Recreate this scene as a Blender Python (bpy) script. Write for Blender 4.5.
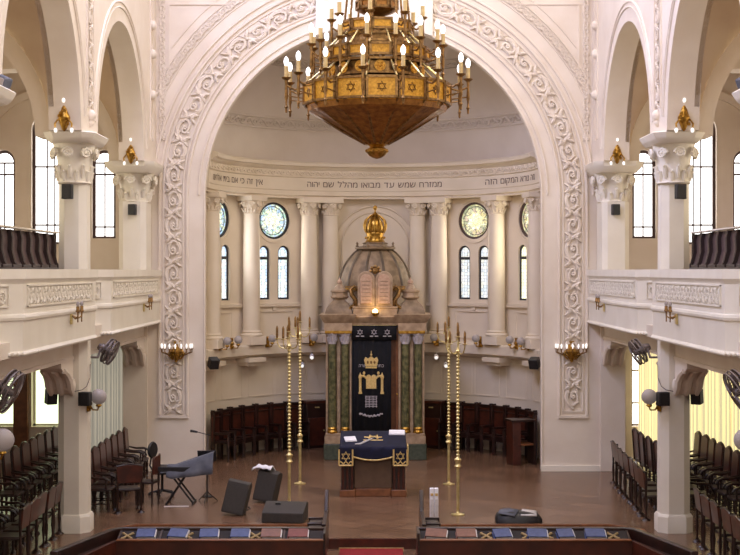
import bpy, bmesh, math, random
from mathutils import Vector, Matrix
sc = bpy.context.scene
for o in list(bpy.data.objects): bpy.data.objects.remove(o)
PI = math.pi
random.seed(7)
# ---------------------------------------------------------------- camera, world, lights, exposure
cd = bpy.data.cameras.new('camera'); cam = bpy.data.objects.new('camera', cd)
sc.collection.objects.link(cam); sc.camera = cam
cam.location = (0, 0, 5.0); cam.rotation_euler = (PI/2, 0, 0)
cd.sensor_width = 36; cd.lens = 36*1400/740
cd.shift_x = -4/740; cd.shift_y = -6.5/740
cd.clip_end = 200
sc.view_settings.view_transform = 'Standard'; sc.view_settings.look = 'None'
sc.view_settings.exposure = 0.52; sc.view_settings.gamma = 1.0; sc.view_settings.use_curve_mapping = False
w = bpy.data.worlds.new('sky'); sc.world = w; w.use_nodes = True
bg = w.node_tree.nodes['Background']; bg.inputs[0].default_value = (0.86, 0.88, 1.0, 1); bg.inputs[1].default_value = 0.7

D_ = math.radians
def area(name, loc, rot, sx, sy, power, col):
    l = bpy.data.lights.new(name, 'AREA'); l.shape = 'RECTANGLE'; l.size = sx; l.size_y = sy
    l.energy = power; l.color = col
    o = bpy.data.objects.new(name, l); sc.collection.objects.link(o)
    o.location = loc; o.rotation_euler = rot
    return o
# clerestory daylight high in the nave, daylight through the gallery side windows of both aisles
area('clerestory_daylight_west', (-4.9, 24, 14.6), (0, -D_(52), 0), 3, 16, 1400, (0.60, 0.64, 1.0))
area('clerestory_daylight_east', (4.9, 24, 14.6), (0, D_(52), 0), 3, 16, 760, (1.0, 0.90, 0.73))
area('rear_fill_light', (0, 4, 11), (D_(70), 0, 0), 10, 4, 480, (1.0, 0.93, 0.87))  # added frontal fill above the camera, not from any known window
area('side_daylight_west', (-10.6, 27, 7.0), (0, -PI/2, 0), 3, 12, 150, (1.0, 0.94, 0.72))
area('side_daylight_east', (10.6, 27, 7.0), (0, PI/2, 0), 3, 12, 150, (1.0, 0.90, 0.66))
area('aisle_daylight_west', (-10.8, 29, 2.2), (0, -PI/2, 0), 2.2, 9, 14, (1.0, 0.95, 0.8))
area('aisle_daylight_east', (10.8, 29, 2.2), (0, PI/2, 0), 2.2, 9, 24, (1.0, 0.92, 0.7))
for a_, p_, c_ in ((-64.3, 22, (.9, .93, 1)), (-37.4, 16, (1, .95, .9)), (37.4, 16, (1, .93, .8)), (64.3, 22, (1, .92, .7))):
    th_ = D_(a_); area('apse_window_daylight', (4.5*math.sin(th_), 35.8+4.5*math.cos(th_), 5.8), (D_(-90), 0, -th_), .9, 1.6, p_, c_)

# ---------------------------------------------------------------- materials
def rgb(r, g, b):
    f = lambda c: ((c/255)/12.92 if c/255 <= .04045 else ((c/255+.055)/1.055)**2.4)
    return (f(r), f(g), f(b), 1)
def mat(name, c1, c2=None, scale=6, rough=.7, metal=0, bump=0, bscale=40, detail=4, coat=0):
    m = bpy.data.materials.new(name); m.use_nodes = True
    nt = m.node_tree; b = nt.nodes['Principled BSDF']
    b.inputs['Roughness'].default_value = rough; b.inputs['Metallic'].default_value = metal
    if coat: b.inputs['Coat Weight'].default_value = coat
    tc = nt.nodes.new('ShaderNodeTexCoord')
    n = nt.nodes.new('ShaderNodeTexNoise'); n.inputs['Scale'].default_value = scale; n.inputs['Detail'].default_value = detail
    nt.links.new(tc.outputs['Object'], n.inputs['Vector'])
    r = nt.nodes.new('ShaderNodeValToRGB'); r.color_ramp.elements[0].position = .35; r.color_ramp.elements[1].position = .65
    c2 = c2 or tuple(min(1, x*1.12) for x in c1[:3])+(1,)
    r.color_ramp.elements[0].color = c1; r.color_ramp.elements[1].color = c2
    nt.links.new(n.outputs['Fac'], r.inputs['Fac']); nt.links.new(r.outputs['Color'], b.inputs['Base Color'])
    if bump:
        n2 = nt.nodes.new('ShaderNodeTexNoise'); n2.inputs['Scale'].default_value = bscale
        nt.links.new(tc.outputs['Object'], n2.inputs['Vector'])
        bp = nt.nodes.new('ShaderNodeBump'); bp.inputs['Strength'].default_value = bump; bp.inputs['Distance'].default_value = .02
        nt.links.new(n2.outputs['Fac'], bp.inputs['Height']); nt.links.new(bp.outputs['Normal'], b.inputs['Normal'])
    return m
def emit(name, col, strength, base=None):
    m = bpy.data.materials.new(name); m.use_nodes = True
    b = m.node_tree.nodes['Principled BSDF']
    b.inputs['Base Color'].default_value = base or (.8, .8, .8, 1)
    b.inputs['Emission Color'].default_value = col; b.inputs['Emission Strength'].default_value = strength
    return m
PL = mat('plaster', rgb(222, 207, 190), rgb(230, 217, 202), scale=1.2, rough=.75, bump=.08, bscale=25)
PL2 = mat('pale_painted_plaster', rgb(229, 220, 205), rgb(236, 228, 214), scale=1.5, rough=.6, bump=.05)
PLD = mat('apse_vault_plaster', rgb(212, 198, 184), rgb(220, 207, 194), scale=.9, rough=.85, bump=.1, bscale=18)
PLA = mat('apse_plaster', rgb(222, 206, 182), rgb(230, 215, 194), scale=1.1, rough=.75, bump=.08)
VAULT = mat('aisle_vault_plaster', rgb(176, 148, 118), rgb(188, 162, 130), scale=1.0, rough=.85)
STONE = mat('ark_stone', rgb(150, 124, 98), rgb(178, 152, 124), scale=7, rough=.5, bump=.15)
STONE2 = mat('ark_dome_stone', rgb(112, 92, 68), rgb(150, 126, 98), scale=5, rough=.55, bump=.2)
TABLET = mat('rose_marble', rgb(176, 140, 116), rgb(192, 160, 136), scale=18, rough=.4)
GREENM = mat('green_marble', rgb(66, 68, 44), rgb(118, 112, 76), scale=9, rough=.25, detail=8)
GREEND = mat('dark_green_marble', rgb(54, 62, 52), rgb(78, 84, 70), scale=12, rough=.3, detail=8)
GOLD = mat('gold', rgb(150, 108, 36), rgb(204, 160, 76), scale=14, rough=.32, metal=.85)
BRASS = mat('brass', rgb(206, 184, 118), rgb(234, 216, 156), scale=20, rough=.3, metal=.6)
OLDBR = mat('old_bronze', rgb(112, 82, 44), rgb(162, 124, 72), scale=20, rough=.42, metal=.7)
PANELG = mat('gilt_panel', rgb(196, 138, 34), rgb(230, 174, 60), scale=26, rough=.45, metal=.25, bump=.3)
CONEM = mat('dark_gilt_cone', rgb(128, 82, 32), rgb(176, 120, 52), scale=10, rough=.38, metal=.55, bump=.3)
WOOD = mat('dark_mahogany', rgb(32, 16, 12), rgb(48, 24, 18), scale=5, rough=.35, coat=.2)
WOODR = mat('red_brown_wood', rgb(60, 27, 18), rgb(82, 37, 24), scale=6, rough=.35, coat=.2)
WOODB = mat('brown_door_wood', rgb(112, 66, 38), rgb(136, 84, 50), scale=6, rough=.4)
SEATM = mat('worn_leather_seat', rgb(42, 29, 26), rgb(58, 41, 36), scale=14, rough=.4)
GSEAT = mat('gallery_seat_wood', rgb(82, 64, 64), rgb(96, 76, 76), scale=6, rough=.4)
GSEAT2 = mat('gallery_seat_edge', rgb(50, 36, 36), rgb(62, 46, 44), scale=6, rough=.4)
BLACK = mat('black_plastic', rgb(26, 24, 26), rgb(36, 34, 36), scale=30, rough=.5)
SPK = mat('speaker_grille', rgb(52, 46, 42), rgb(66, 60, 54), scale=60, rough=.7)
GREYF = mat('grey_fan_metal', rgb(108, 96, 94), rgb(128, 116, 112), scale=10, rough=.4, metal=.3)
NAVY = mat('navy_velvet', rgb(3, 3, 9), rgb(6, 6, 16), scale=4, rough=.95)
NAVY2 = mat('blue_velvet', rgb(9, 10, 34), rgb(15, 17, 48), scale=4, rough=.9)
EMB = mat('gold_embroidery', rgb(206, 170, 96), rgb(232, 204, 140), scale=40, rough=.5, metal=.2)
EMBS = mat('silver_embroidery', rgb(168, 160, 168), rgb(196, 188, 190), scale=40, rough=.5, metal=.2)
WHITE = mat('white_cloth', rgb(236, 232, 236), rgb(246, 244, 246), scale=8, rough=.8)
GREYC = mat('grey_cloth', rgb(86, 88, 98), rgb(108, 109, 118), scale=5, rough=.9)
RED = mat('red_carpet', rgb(120, 14, 20), rgb(146, 22, 28), scale=40, rough=.95)
CURT = mat('yellow_curtain', rgb(232, 220, 160), rgb(240, 230, 178), scale=3, rough=.8)
TEXTM = mat('frieze_letters', rgb(96, 74, 66), rgb(108, 84, 74), scale=10, rough=.8)
BOOKB = mat('blue_book', rgb(50, 62, 104), rgb(66, 80, 122), scale=12, rough=.5)
BOOKR = mat('red_book', rgb(104, 48, 38), rgb(120, 60, 48), scale=12, rough=.5)
BOOKN = mat('brown_book', rgb(106, 68, 54), rgb(124, 82, 64), scale=12, rough=.5)
PAPER = mat('paper', rgb(196, 190, 188), rgb(212, 206, 204), scale=12, rough=.7)
FRAME = mat('dark_window_frame', rgb(72, 52, 52), rgb(88, 66, 64), scale=8, rough=.5)
LEAD = mat('window_lead', rgb(34, 32, 40), rgb(44, 42, 52), scale=8, rough=.5)
GLOBE = emit('frosted_globe', (1, .93, .88, 1), .03, rgb(158, 146, 142))
BULB = emit('lit_bulb', (1, .97, .94, 1), 1.5)
BULBW = emit('sconce_bulb', (1, .95, .9, 1), .6)
WARML = emit('eternal_light', (1, .72, .2, 1), 4)
DAYW = emit('daylight_pane', (1, .99, .97, 1), 2.6)
DAYL = emit('greenish_daylight_pane', (.78, .9, .55, 1), 1.25)
CANDLE = mat('candle_sleeve', rgb(196, 168, 110), rgb(214, 188, 132), scale=10, rough=.5)

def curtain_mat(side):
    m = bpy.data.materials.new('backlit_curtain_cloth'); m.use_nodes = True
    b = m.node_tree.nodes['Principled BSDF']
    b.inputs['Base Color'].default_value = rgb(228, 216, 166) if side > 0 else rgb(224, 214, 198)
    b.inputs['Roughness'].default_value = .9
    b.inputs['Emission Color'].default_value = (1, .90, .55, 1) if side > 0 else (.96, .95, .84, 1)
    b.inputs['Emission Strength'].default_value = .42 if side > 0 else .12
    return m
def stained(name, cols, strength, kind):
    m = bpy.data.materials.new(name); m.use_nodes = True; nt = m.node_tree
    b = nt.nodes['Principled BSDF']; b.inputs['Base Color'].default_value = (.3, .3, .3, 1); b.inputs['Roughness'].default_value = .2
    tc = nt.nodes.new('ShaderNodeTexCoord')
    v = nt.nodes.new('ShaderNodeTexVoronoi'); v.inputs['Scale'].default_value = 13 if kind == 'round' else 11
    v.inputs['Randomness'].default_value = .9 if kind == 'round' else .25
    nt.links.new(tc.outputs['Object'], v.inputs['Vector'])
    r = nt.nodes.new('ShaderNodeValToRGB'); r.color_ramp.interpolation = 'CONSTANT'
    e = r.color_ramp.elements
    while len(e) < len(cols): e.new(.5)
    for i, c in enumerate(cols): e[i].position = i/len(cols); e[i].color = c
    strength *= .85; s = nt.nodes.new('ShaderNodeSeparateColor'); nt.links.new(v.outputs['Color'], s.inputs[0])
    nt.links.new(s.outputs[0], r.inputs['Fac'])
    v2 = nt.nodes.new('ShaderNodeTexVoronoi'); v2.feature = 'DISTANCE_TO_EDGE'
    v2.inputs['Scale'].default_value = v.inputs['Scale'].default_value; v2.inputs['Randomness'].default_value = v.inputs['Randomness'].default_value
    nt.links.new(tc.outputs['Object'], v2.inputs['Vector'])
    mt = nt.nodes.new('ShaderNodeMath'); mt.operation = 'GREATER_THAN'; mt.inputs[1].default_value = .045
    nt.links.new(v2.outputs['Distance'], mt.inputs[0])
    mu = nt.nodes.new('ShaderNodeMath'); mu.operation = 'MULTIPLY_ADD'; mu.inputs[1].default_value = strength*.8; mu.inputs[2].default_value = strength*.2
    nt.links.new(mt.outputs[0], mu.inputs[0])
    nt.links.new(r.outputs['Color'], b.inputs['Emission Color']); nt.links.new(mu.outputs[0], b.inputs['Emission Strength'])
    return m
ST_L = stained('stained_glass_blue', [(.75, .9, 1, 1), (1, 1, 1, 1), (.55, .75, 1, 1), (.85, 1, .9, 1)], 1.1, 'long')
ST_R = stained('stained_glass_pale', [(1, 1, .95, 1), (.7, .8, .85, 1), (1, 1, .85, 1), (.8, .85, .9, 1)], .9, 'long')
ST_Y = stained('stained_glass_yellow', [(1, 1, .55, 1), (1, 1, .7, 1), (1, .95, .5, 1), (.95, 1, .8, 1)], 1.3, 'long')
RO_L = stained('rose_glass_green', [(.5, .8, .65, 1), (.45, .7, 1, 1), (.9, 1, .7, 1), (.75, .9, 1, 1)], .9, 'round')
RO_R = stained('rose_glass_gold', [(.9, .75, .25, 1), (.5, .55, .3, 1), (1, .95, .5, 1), (.8, .6, .4, 1)], .75, 'round')

STARL = stained('star_glass_pale', [(1, 1, .75, 1), (.95, 1, .6, 1), (1, 1, .9, 1)], 1.25, 'round')
STARR = stained('star_glass_yellow', [(1, .95, .5, 1), (1, .98, .7, 1), (1, .9, .4, 1)], 1.15, 'round')
def floor_mat():
    m = bpy.data.materials.new('oak_parquet'); m.use_nodes = True; nt = m.node_tree
    b = nt.nodes['Principled BSDF']; b.inputs['Roughness'].default_value = .27
    tc = nt.nodes.new('ShaderNodeTexCoord'); mp = nt.nodes.new('ShaderNodeMapping'); mp.inputs['Rotation'].default_value = (0, 0, math.radians(40))
    nt.links.new(tc.outputs['Object'], mp.inputs['Vector'])
    br = nt.nodes.new('ShaderNodeTexBrick'); br.inputs['Scale'].default_value = .9
    br.inputs['Color1'].default_value = rgb(108, 78, 58); br.inputs['Color2'].default_value = rgb(136, 102, 78); br.inputs['Mortar'].default_value = rgb(60, 40, 28)
    br.inputs['Mortar Size'].default_value = .016; br.inputs['Brick Width'].default_value = 1.0; br.inputs['Row Height'].default_value = .5
    nt.links.new(mp.outputs[0], br.inputs['Vector'])
    n = nt.nodes.new('ShaderNodeTexNoise'); n.inputs['Scale'].default_value = .6; n.inputs['Detail'].default_value = 6
    nt.links.new(tc.outputs['Object'], n.inputs['Vector'])
    mx = nt.nodes.new('ShaderNodeMix'); mx.data_type = 'RGBA'; mx.blend_type = 'MIX'
    mm = nt.nodes.new('ShaderNodeMath'); mm.operation = 'MULTIPLY'; mm.inputs[1].default_value = .55; nt.links.new(n.outputs['Fac'], mm.inputs[0]); nt.links.new(mm.outputs[0], mx.inputs[0]); nt.links.new(br.outputs['Color'], mx.inputs[6]); mx.inputs[7].default_value = rgb(104, 78, 60)
    nt.links.new(mx.outputs[2], b.inputs['Base Color'])
    return m
FLOORM = floor_mat()

# ---------------------------------------------------------------- mesh helpers
class MB:
    def __init__(s): s.v = []; s.f = []
    def add(s, vs, fs):
        k = len(s.v); s.v += [tuple(p) for p in vs]; s.f += [tuple(i+k for i in f) for f in fs]; return s
    def box(s, x0, x1, y0, y1, z0, z1):
        return s.add([(x0,y0,z0),(x1,y0,z0),(x1,y1,z0),(x0,y1,z0),(x0,y0,z1),(x1,y0,z1),(x1,y1,z1),(x0,y1,z1)],
                     [(0,3,2,1),(4,5,6,7),(0,1,5,4),(1,2,6,5),(2,3,7,6),(3,0,4,7)])
    def obox(s, M, sx, sy, sz):
        vs = [M @ Vector((a*sx/2, b*sy/2, c*sz/2)) for c in (-1,1) for a, b in ((-1,-1),(1,-1),(1,1),(-1,1))]
        return s.add(vs, [(0,3,2,1),(4,5,6,7),(0,1,5,4),(1,2,6,5),(2,3,7,6),(3,0,4,7)])
    def prism(s, poly, f, a, b):            # poly 2D, f(u, v, w) -> 3D, extruded between w=a and w=b
        n = len(poly)
        vs = [f(u, v, a) for u, v in poly]+[f(u, v, b) for u, v in poly]
        fs = [tuple(range(n)), tuple(range(2*n-1, n-1, -1))]+[(i, (i+1) % n, n+(i+1) % n, n+i) for i in range(n)]
        return s.add(vs, fs)
    def plan(s, poly, z0, z1): return s.prism(poly, lambda u, v, w: (u, v, w), z0, z1)
    def lathe(s, prof, c=(0,0,0), n=16, M=None, a0=0, a1=2*PI, sx=1, sy=1, off=0):  # prof (r, z)
        full = abs(a1-a0-2*PI) < 1e-6; m = n if full else n+1; vs = []; fs = []
        for r, z in prof:
            for i in range(m):
                a = a0+(a1-a0)*i/n+off; p = Vector((r*math.cos(a)*sx, r*math.sin(a)*sy, z))
                if M: p = M @ p
                vs.append((p.x+c[0], p.y+c[1], p.z+c[2]))
        for j in range(len(prof)-1):
            for i in range(n):
                i2 = (i+1) % m if full else i+1
                fs.append((j*m+i, j*m+i2, (j+1)*m+i2, (j+1)*m+i))
        if full:
            if prof[0][0] > 1e-4: fs.append(tuple(range(m))[::-1])
            if prof[-1][0] > 1e-4: fs.append(tuple((len(prof)-1)*m+i for i in range(m)))
        return s.add(vs, fs)
    def tube(s, pts, r, n=6, closed=False, ends=True):
        pts = [Vector(p) for p in pts]; N = len(pts); rr = r if isinstance(r, (list, tuple)) else [r]*N
        vs = []; fs = []; prev = None
        for i, p in enumerate(pts):
            if closed: t = pts[(i+1) % N]-pts[i-1]
            else: t = pts[min(i+1, N-1)]-pts[max(i-1, 0)]
            if t.length < 1e-9: t = Vector((0,0,1))
            t.normalize()
            if prev is None:
                u = t.cross(Vector((0,0,1)))
                if u.length < .1: u = t.cross(Vector((1,0,0)))
            else:
                u = prev-t*prev.dot(t)
                if u.length < 1e-6: u = t.orthogonal()
            u.normalize(); prev = u; v = t.cross(u)
            for k in range(n):
                a = 2*PI*k/n; vs.append(p+(u*math.cos(a)+v*math.sin(a))*rr[i])
        for i in range(N if closed else N-1):
            j = (i+1) % N
            for k in range(n): fs.append((i*n+k, i*n+(k+1) % n, j*n+(k+1) % n, j*n+k))
        if not closed and ends:
            fs.append(tuple(range(n))[::-1]); fs.append(tuple((N-1)*n+k for k in range(n)))
        return s.add(vs, fs)
    def rod(s, a, b, r, n=8): return s.tube([a, b], r, n)
    def ball(s, c, r, n=10, sx=1, sy=1, sz=1):
        m = max(4, n//2+1)
        return s.lathe([(max(1e-5, r*math.sin(PI*i/m)), -r*math.cos(PI*i/m)*sz) for i in range(m+1)], c, n, sx=sx, sy=sy)
    def strip(s, path, prof, closed=False):   # path: list of (point, outdir, updir); prof closed loop of (o, h)
        n = len(prof); N = len(path); vs = []; fs = []
        for p, o, h in path:
            p = Vector(p); o = Vector(o); h = Vector(h)
            for a, b in prof: vs.append(p+o*a+h*b)
        for i in range(N if closed else N-1):
            j = (i+1) % N
            for k in range(n): fs.append((i*n+k, i*n+(k+1) % n, j*n+(k+1) % n, j*n+k))
        if not closed: fs.append(tuple(range(n))[::-1]); fs.append(tuple((N-1)*n+k for k in range(n)))
        return s.add(vs, fs)
    def build(s, name, m, parent=None, smooth=35, bevel=0, kind=None, label=None):
        me = bpy.data.meshes.new(name); me.from_pydata(s.v, [], s.f); me.validate()
        bm = bmesh.new(); bm.from_mesh(me); bmesh.ops.recalc_face_normals(bm, faces=bm.faces); bm.to_mesh(me); bm.free()
        me.materials.append(m); o = bpy.data.objects.new(name, me); sc.collection.objects.link(o)
        if smooth:
            for p in me.polygons: p.use_smooth = True
            me.set_sharp_from_angle(angle=math.radians(smooth))
        if bevel:
            b = o.modifiers.new('bevel', 'BEVEL'); b.width = bevel; b.segments = 2; b.limit_method = 'ANGLE'
        if parent: o.parent = parent
        if kind: o['kind'] = kind
        if label: o['label'] = label
        return o
def thing(name, label, cat, loc=(0,0,0), rz=0, group=None):
    o = bpy.data.objects.new(name, None); sc.collection.objects.link(o); o.empty_display_size = .2
    o.location = loc; o.rotation_euler = (0, 0, rz); o['label'] = label; o['category'] = cat
    if group: o['group'] = group
    return o
def tag(o, label, cat, group=None):
    o['label'] = label; o['category'] = cat
    if group: o['group'] = group
    return o
kids = {}
def clone(o, loc, rz, label, group=None, mirror=False):
    def rec(a, parent):
        c = a.copy(); sc.collection.objects.link(c)
        if parent: c.parent = parent
        for ch in [x for x in SN[a]]: rec(ch, c)
        return c
    SN = {}
    def scan(a):
        SN[a] = list(a.children)
        for ch in SN[a]: scan(ch)
    scan(o)
    c = rec(o, None); c.location = loc; c.rotation_euler = (0, 0, rz); c['label'] = label
    if group: c['group'] = group
    return c
def cut(obj, cutters):
    for c in cutters:
        md = obj.modifiers.new('cut', 'BOOLEAN'); md.operation = 'DIFFERENCE'; md.solver = 'EXACT'; md.object = c
    bpy.context.view_layer.update(); dg = bpy.context.evaluated_depsgraph_get()
    me = bpy.data.meshes.new_from_object(obj.evaluated_get(dg)); obj.modifiers.clear(); obj.data = me
    for c in cutters: bpy.data.objects.remove(c)
    for p in me.polygons: p.use_smooth = True
    me.set_sharp_from_angle(angle=math.radians(30))
    return obj
_gl = {}
def glyph(ch):
    if ch == 'ד':            # drawn by hand: stem and bar
        return [(.317,0,0),(.407,0,0),(.407,.509,0),(.317,.509,0),(.01,.509,0),(.498,.509,0),(.498,.592,0),(.01,.592,0)], [(0,1,2,3),(4,5,6,7)]
    if ch not in _gl:
        c = bpy.data.curves.new('t', 'FONT'); c.body = ch; c.resolution_u = 3
        o = bpy.data.objects.new('t', c); sc.collection.objects.link(o); bpy.context.view_layer.update()
        me = bpy.data.meshes.new_from_object(o.evaluated_get(bpy.context.evaluated_depsgraph_get()))
        _gl[ch] = ([tuple(x.co) for x in me.vertices], [tuple(p.vertices) for p in me.polygons])
        bpy.data.objects.remove(o); bpy.data.meshes.remove(me)
    return _gl[ch]
def lay_words(txt, gap=.10, space=.34):      # right to left; returns list of (vertices, faces) per word, x from 0 leftwards, and the total width
    x = 0; res = []
    for wd in txt.split(' '):
        vs = []; fs = []
        for ch in wd:
            v, f = glyph(ch); x0 = min(a[0] for a in v); x1 = max(a[0] for a in v); k = len(vs)
            vs += [(a[0]-x1+x, a[1]) for a in v]; fs += [tuple(i+k for i in q) for q in f]
            x -= (x1-x0)+gap
        res.append((vs, fs)); x -= space
    return res, -(x+space+gap)
def arcpts(cx, cz, r, a0, a1, n): return [(cx+r*math.cos(a0+(a1-a0)*i/n), cz+r*math.sin(a0+(a1-a0)*i/n)) for i in range(n+1)]

def scroll(mb, f, L, W, n, r=.03, petals=5):      # vine scroll with rosettes; f(u, v, h) -> 3D, u along 0..L, v across -W/2..W/2
    p = L/n; A = W*.40
    stem = []; m = 10 if petals else 6
    for i in range(n*m+1):
        t = (i % m)/m; sg = 1 if (i//m) % 2 else -1
        stem.append(f(L*i/(n*m), sg*A*math.sin(PI*t)**.8, r*.7))
    mb.tube(stem, r*1.0, 5)
    for i in range(n):
        s = 1 if i % 2 else -1; uc = (i+.5)*p; pts = []; rr = []; K = 16 if petals else 9
        for k in range(K+1):
            t = k/K; a = PI-s*t*PI*2.7*-1; rad = 1-.80*t
            pts.append(f(uc+.50*p*rad*math.cos(a)*.96, -s*abs(1)*0+(-A*rad*math.sin(a)*1.0), r*(.7+.5*t))); rr.append(r*(1.05-.3*t))
        mb.tube(pts, rr, 5)
        if petals:
            for k in range(petals):
                a = 2*PI*k/petals; q = W*.075
                mb.ball(f(uc+q*math.cos(a), q*math.sin(a), r*1.3), r*.8, 6)
            for sg in (-1, 1):           # leaves filling the corners between scrolls
                for du, dv in ((-.20, .34), (0, .22), (.20, .34)):
                    u0 = i*p; mb.tube([f(u0, sg*W*.10, r), f(u0+du*p*.6, sg*W*(.10+dv*.6), r*1.6), f(u0+du*p, sg*W*(.12+dv), r*.5)], [r*.6, r*1.1, r*.35], 5)
            for a in (.6, 2.2, 4.0, 5.3):
                q0, q1 = .30, .46
                mb.tube([f(uc+p*q0*math.cos(a), W*q0*math.sin(a)*.9, r), f(uc+p*q1*.8*math.cos(a+.35), W*q1*.8*math.sin(a+.35), r*1.5)], [r*.9, r*.4], 5)

# ================================================================= STRUCTURE
YC = 35.8                                   # centre of the apse
def pol(th, r, z=0): return (r*math.sin(th), YC+r*math.cos(th), z)
D = math.radians
# floor of the nave and the raised floor in front of the ark
MB().box(-11.2, 11.2, -4, 26.05, -.34, -.17).build('floor', FLOORM, kind='structure', smooth=0)
fl = MB().plan([(-11, 14), (-4.75, 14), (-4.75, 24.3), (-4.3, 26.1), (4.3, 26.1), (4.75, 24.3), (4.75, 14), (11, 14), (11, 41), (-11, 41)], -.16, 0)
fl.build('floor_raised', FLOORM, kind='structure', smooth=0)
MB().box(-4.3, 4.3, 26.02, 26.10, -.17, 0.02).build('trim_1', WOODR, kind='structure', smooth=0)
# slim wooden kerb following the canted corner of the pit
for s in (-1, 1):
    MB().plan([(s*5.20, 18), (s*5.10, 18), (s*5.10, 26.9), (s*4.6, 27.42), (s*.95, 27.42), (s*.95, 27.50), (s*4.64, 27.50), (s*5.20, 26.94)], 0, .035).build('trim_%d' % (2 if s < 0 else 3), WOODB, kind='structure', smooth=0)

# chancel wall with the great arch
R0 = 4.23; ZA = 6.9; X0 = -.02
Y1 = 35.0
out = [(-5.65, 0), (-R0+X0, 0), (-R0+X0, ZA)]+[(x, z) for x, z in arcpts(X0, ZA, R0, PI, 0, 56)][1:]+[(R0+X0, 0), (5.65, 0), (5.65, 14), (-5.65, 14)]
cw_ = MB().prism(out, lambda u, v, w: (u, w, v), Y1, Y1+.45)
RB = 4.62
cw_.prism([(-5.65, 0), (-RB, 0), (-RB, ZA)]+[(x, z) for x, z in arcpts(0, ZA, RB, PI, 0, 56)][1:]+[(RB, 0), (5.65, 0), (5.65, 14), (-5.65, 14)], lambda u, v, w: (u, w, v), Y1+.45, Y1+.85)
cw_.build('wall_chancel', PL, kind='structure')
def arch_path(R, zb=1.4, n=56, yoff=0):
    pts = [(X0-R, zb), (X0-R, ZA)]+arcpts(X0, ZA, R, PI, 0, n)[1:]+[(X0+R, zb)]
    res = []
    for i, (x, z) in enumerate(pts):
        if z < ZA+1e-6: o = Vector((-1 if x < 0 else 1, 0, 0))
        else: o = Vector((x-X0, 0, z-ZA)).normalized()
        res.append(((x, Y1+yoff, z), o, Vector((0, -1, 0))))
    return res
def fil(w_, h): return [(-w_/2, -.01), (-w_/2, h*.6), (-w_*.25, h), (w_*.25, h), (w_/2, h*.6), (w_/2, -.01)]
mo = MB()
mo.strip(arch_path(5.34, 1.38), fil(.07, .06)); mo.strip(arch_path(5.24, 1.49), fil(.05, .035))
mo.strip(arch_path(4.65, 1.38), fil(.07, .06)); mo.strip(arch_path(4.75, 1.49), fil(.05, .035))
for s in (-1, 1):
    for (a, b, z, h, wd) in ((4.62, 5.37, 1.36, .06, .07), (4.73, 5.26, 1.49, .035, .05)):
        xa, xb = sorted((s*a+X0, s*b+X0)); mo.box(xa, xb, Y1-h, Y1, z-wd/2, z+wd/2)
arc_only = lambda R: [p for p in arch_path(R, 0) if p[0][2] >= ZA-1e-6]
mo.strip(arc_only(4.36), fil(.06, .04)); mo.strip(arch_path(4.22, .0), fil(.05, .03))
mo.strip(arc_only(5.50), fil(.06, .05))
mo.build('trim_arch_moulding', PL, kind='structure')
# recess behind the scroll band is darker only by depth: a raised field either side
LJ = ZA-1.55; LA = PI*4.995; LT = 2*LJ+LA
def arch_uv(u, v, h):
    R = 4.995
    if u < LJ: return (X0-(R+v), Y1-h, 1.55+u)
    if u > LJ+LA: return (X0+(R+v), Y1-h, ZA-(u-LJ-LA))
    a = PI-(u-LJ)/R
    return (X0+(R+v)*math.cos(a), Y1-h, ZA+(R+v)*math.sin(a))
sm = MB(); scroll(sm, arch_uv, LT, .46, 43, .040)
sm.build('trim_scroll_relief', PL, kind='structure', smooth=60)
# plain keystone block over the crown
ks = [(-1.43, 12.6)]+[(x, z) for x, z in arcpts(X0, ZA, R0-.01, PI/2+.349, PI/2-.358, 12)]+[(1.48, 12.6)]
MB().prism(ks, lambda u, v, w: (u, w, v), Y1-.13, Y1+.02).build('trim_keystone_panel', PL2, kind='structure')
# thin garland bands in the spandrels
g = MB()
for s in (-1, 1):
    a0, a1 = D(25), D(68)
    R = 5.93
    def gf(u, v, h, s=s): a = a0+u/R; return (s*(R+v)*math.cos(a), Y1-h, ZA+(R+v)*math.sin(a))
    scroll(g, gf, R*(a1-a0), .20, 26, .024, 3)
    for rr in (5.80, 6.06):
        pth = [((s*rr*math.cos(a0+(a1-a0)*i/16), Y1, ZA+rr*math.sin(a0+(a1-a0)*i/16)), (s*math.cos(a0+(a1-a0)*i/16), 0, math.sin(a0+(a1-a0)*i/16)), (0, -1, 0)) for i in range(17)]
        g.strip(pth, fil(.035, .03))
    scroll(g, lambda u, v, h, s=s: (s*(5.30+v), Y1-h, 8.3+u), 4.6, .16, 24, .022, 3)
    g.box(min(s*5.1, s*5.14), max(s*5.1, s*5.14), Y1-.035, Y1, 9.9, 11.65); g.box(min(s*3.6, s*5.14), max(s*3.6, s*5.14), Y1-.035, Y1, 11.65, 11.69)
    rr = 6.25
    pth = []
    for i in range(13):
        a = D(36)+(D(58)-D(36))*i/12
        pth.append(((s*rr*math.cos(a), Y1, ZA+rr*math.sin(a)), (s*math.cos(a), 0, math.sin(a)), (0, -1, 0)))
    g.strip(pth, fil(.03, .03))
g.build('trim_spandrel_garland', PL, kind='structure', smooth=60)
# chancel wall plinth
for s in (-1, 1):
    MB().box(min(s*4.17, s*6.3), max(s*4.17, s*6.3), Y1-.09 if False else Y1-.06, Y1, 0, .14).build('baseboard_%s' % ('left' if s < 0 else 'right'), PL2, kind='structure')

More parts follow.
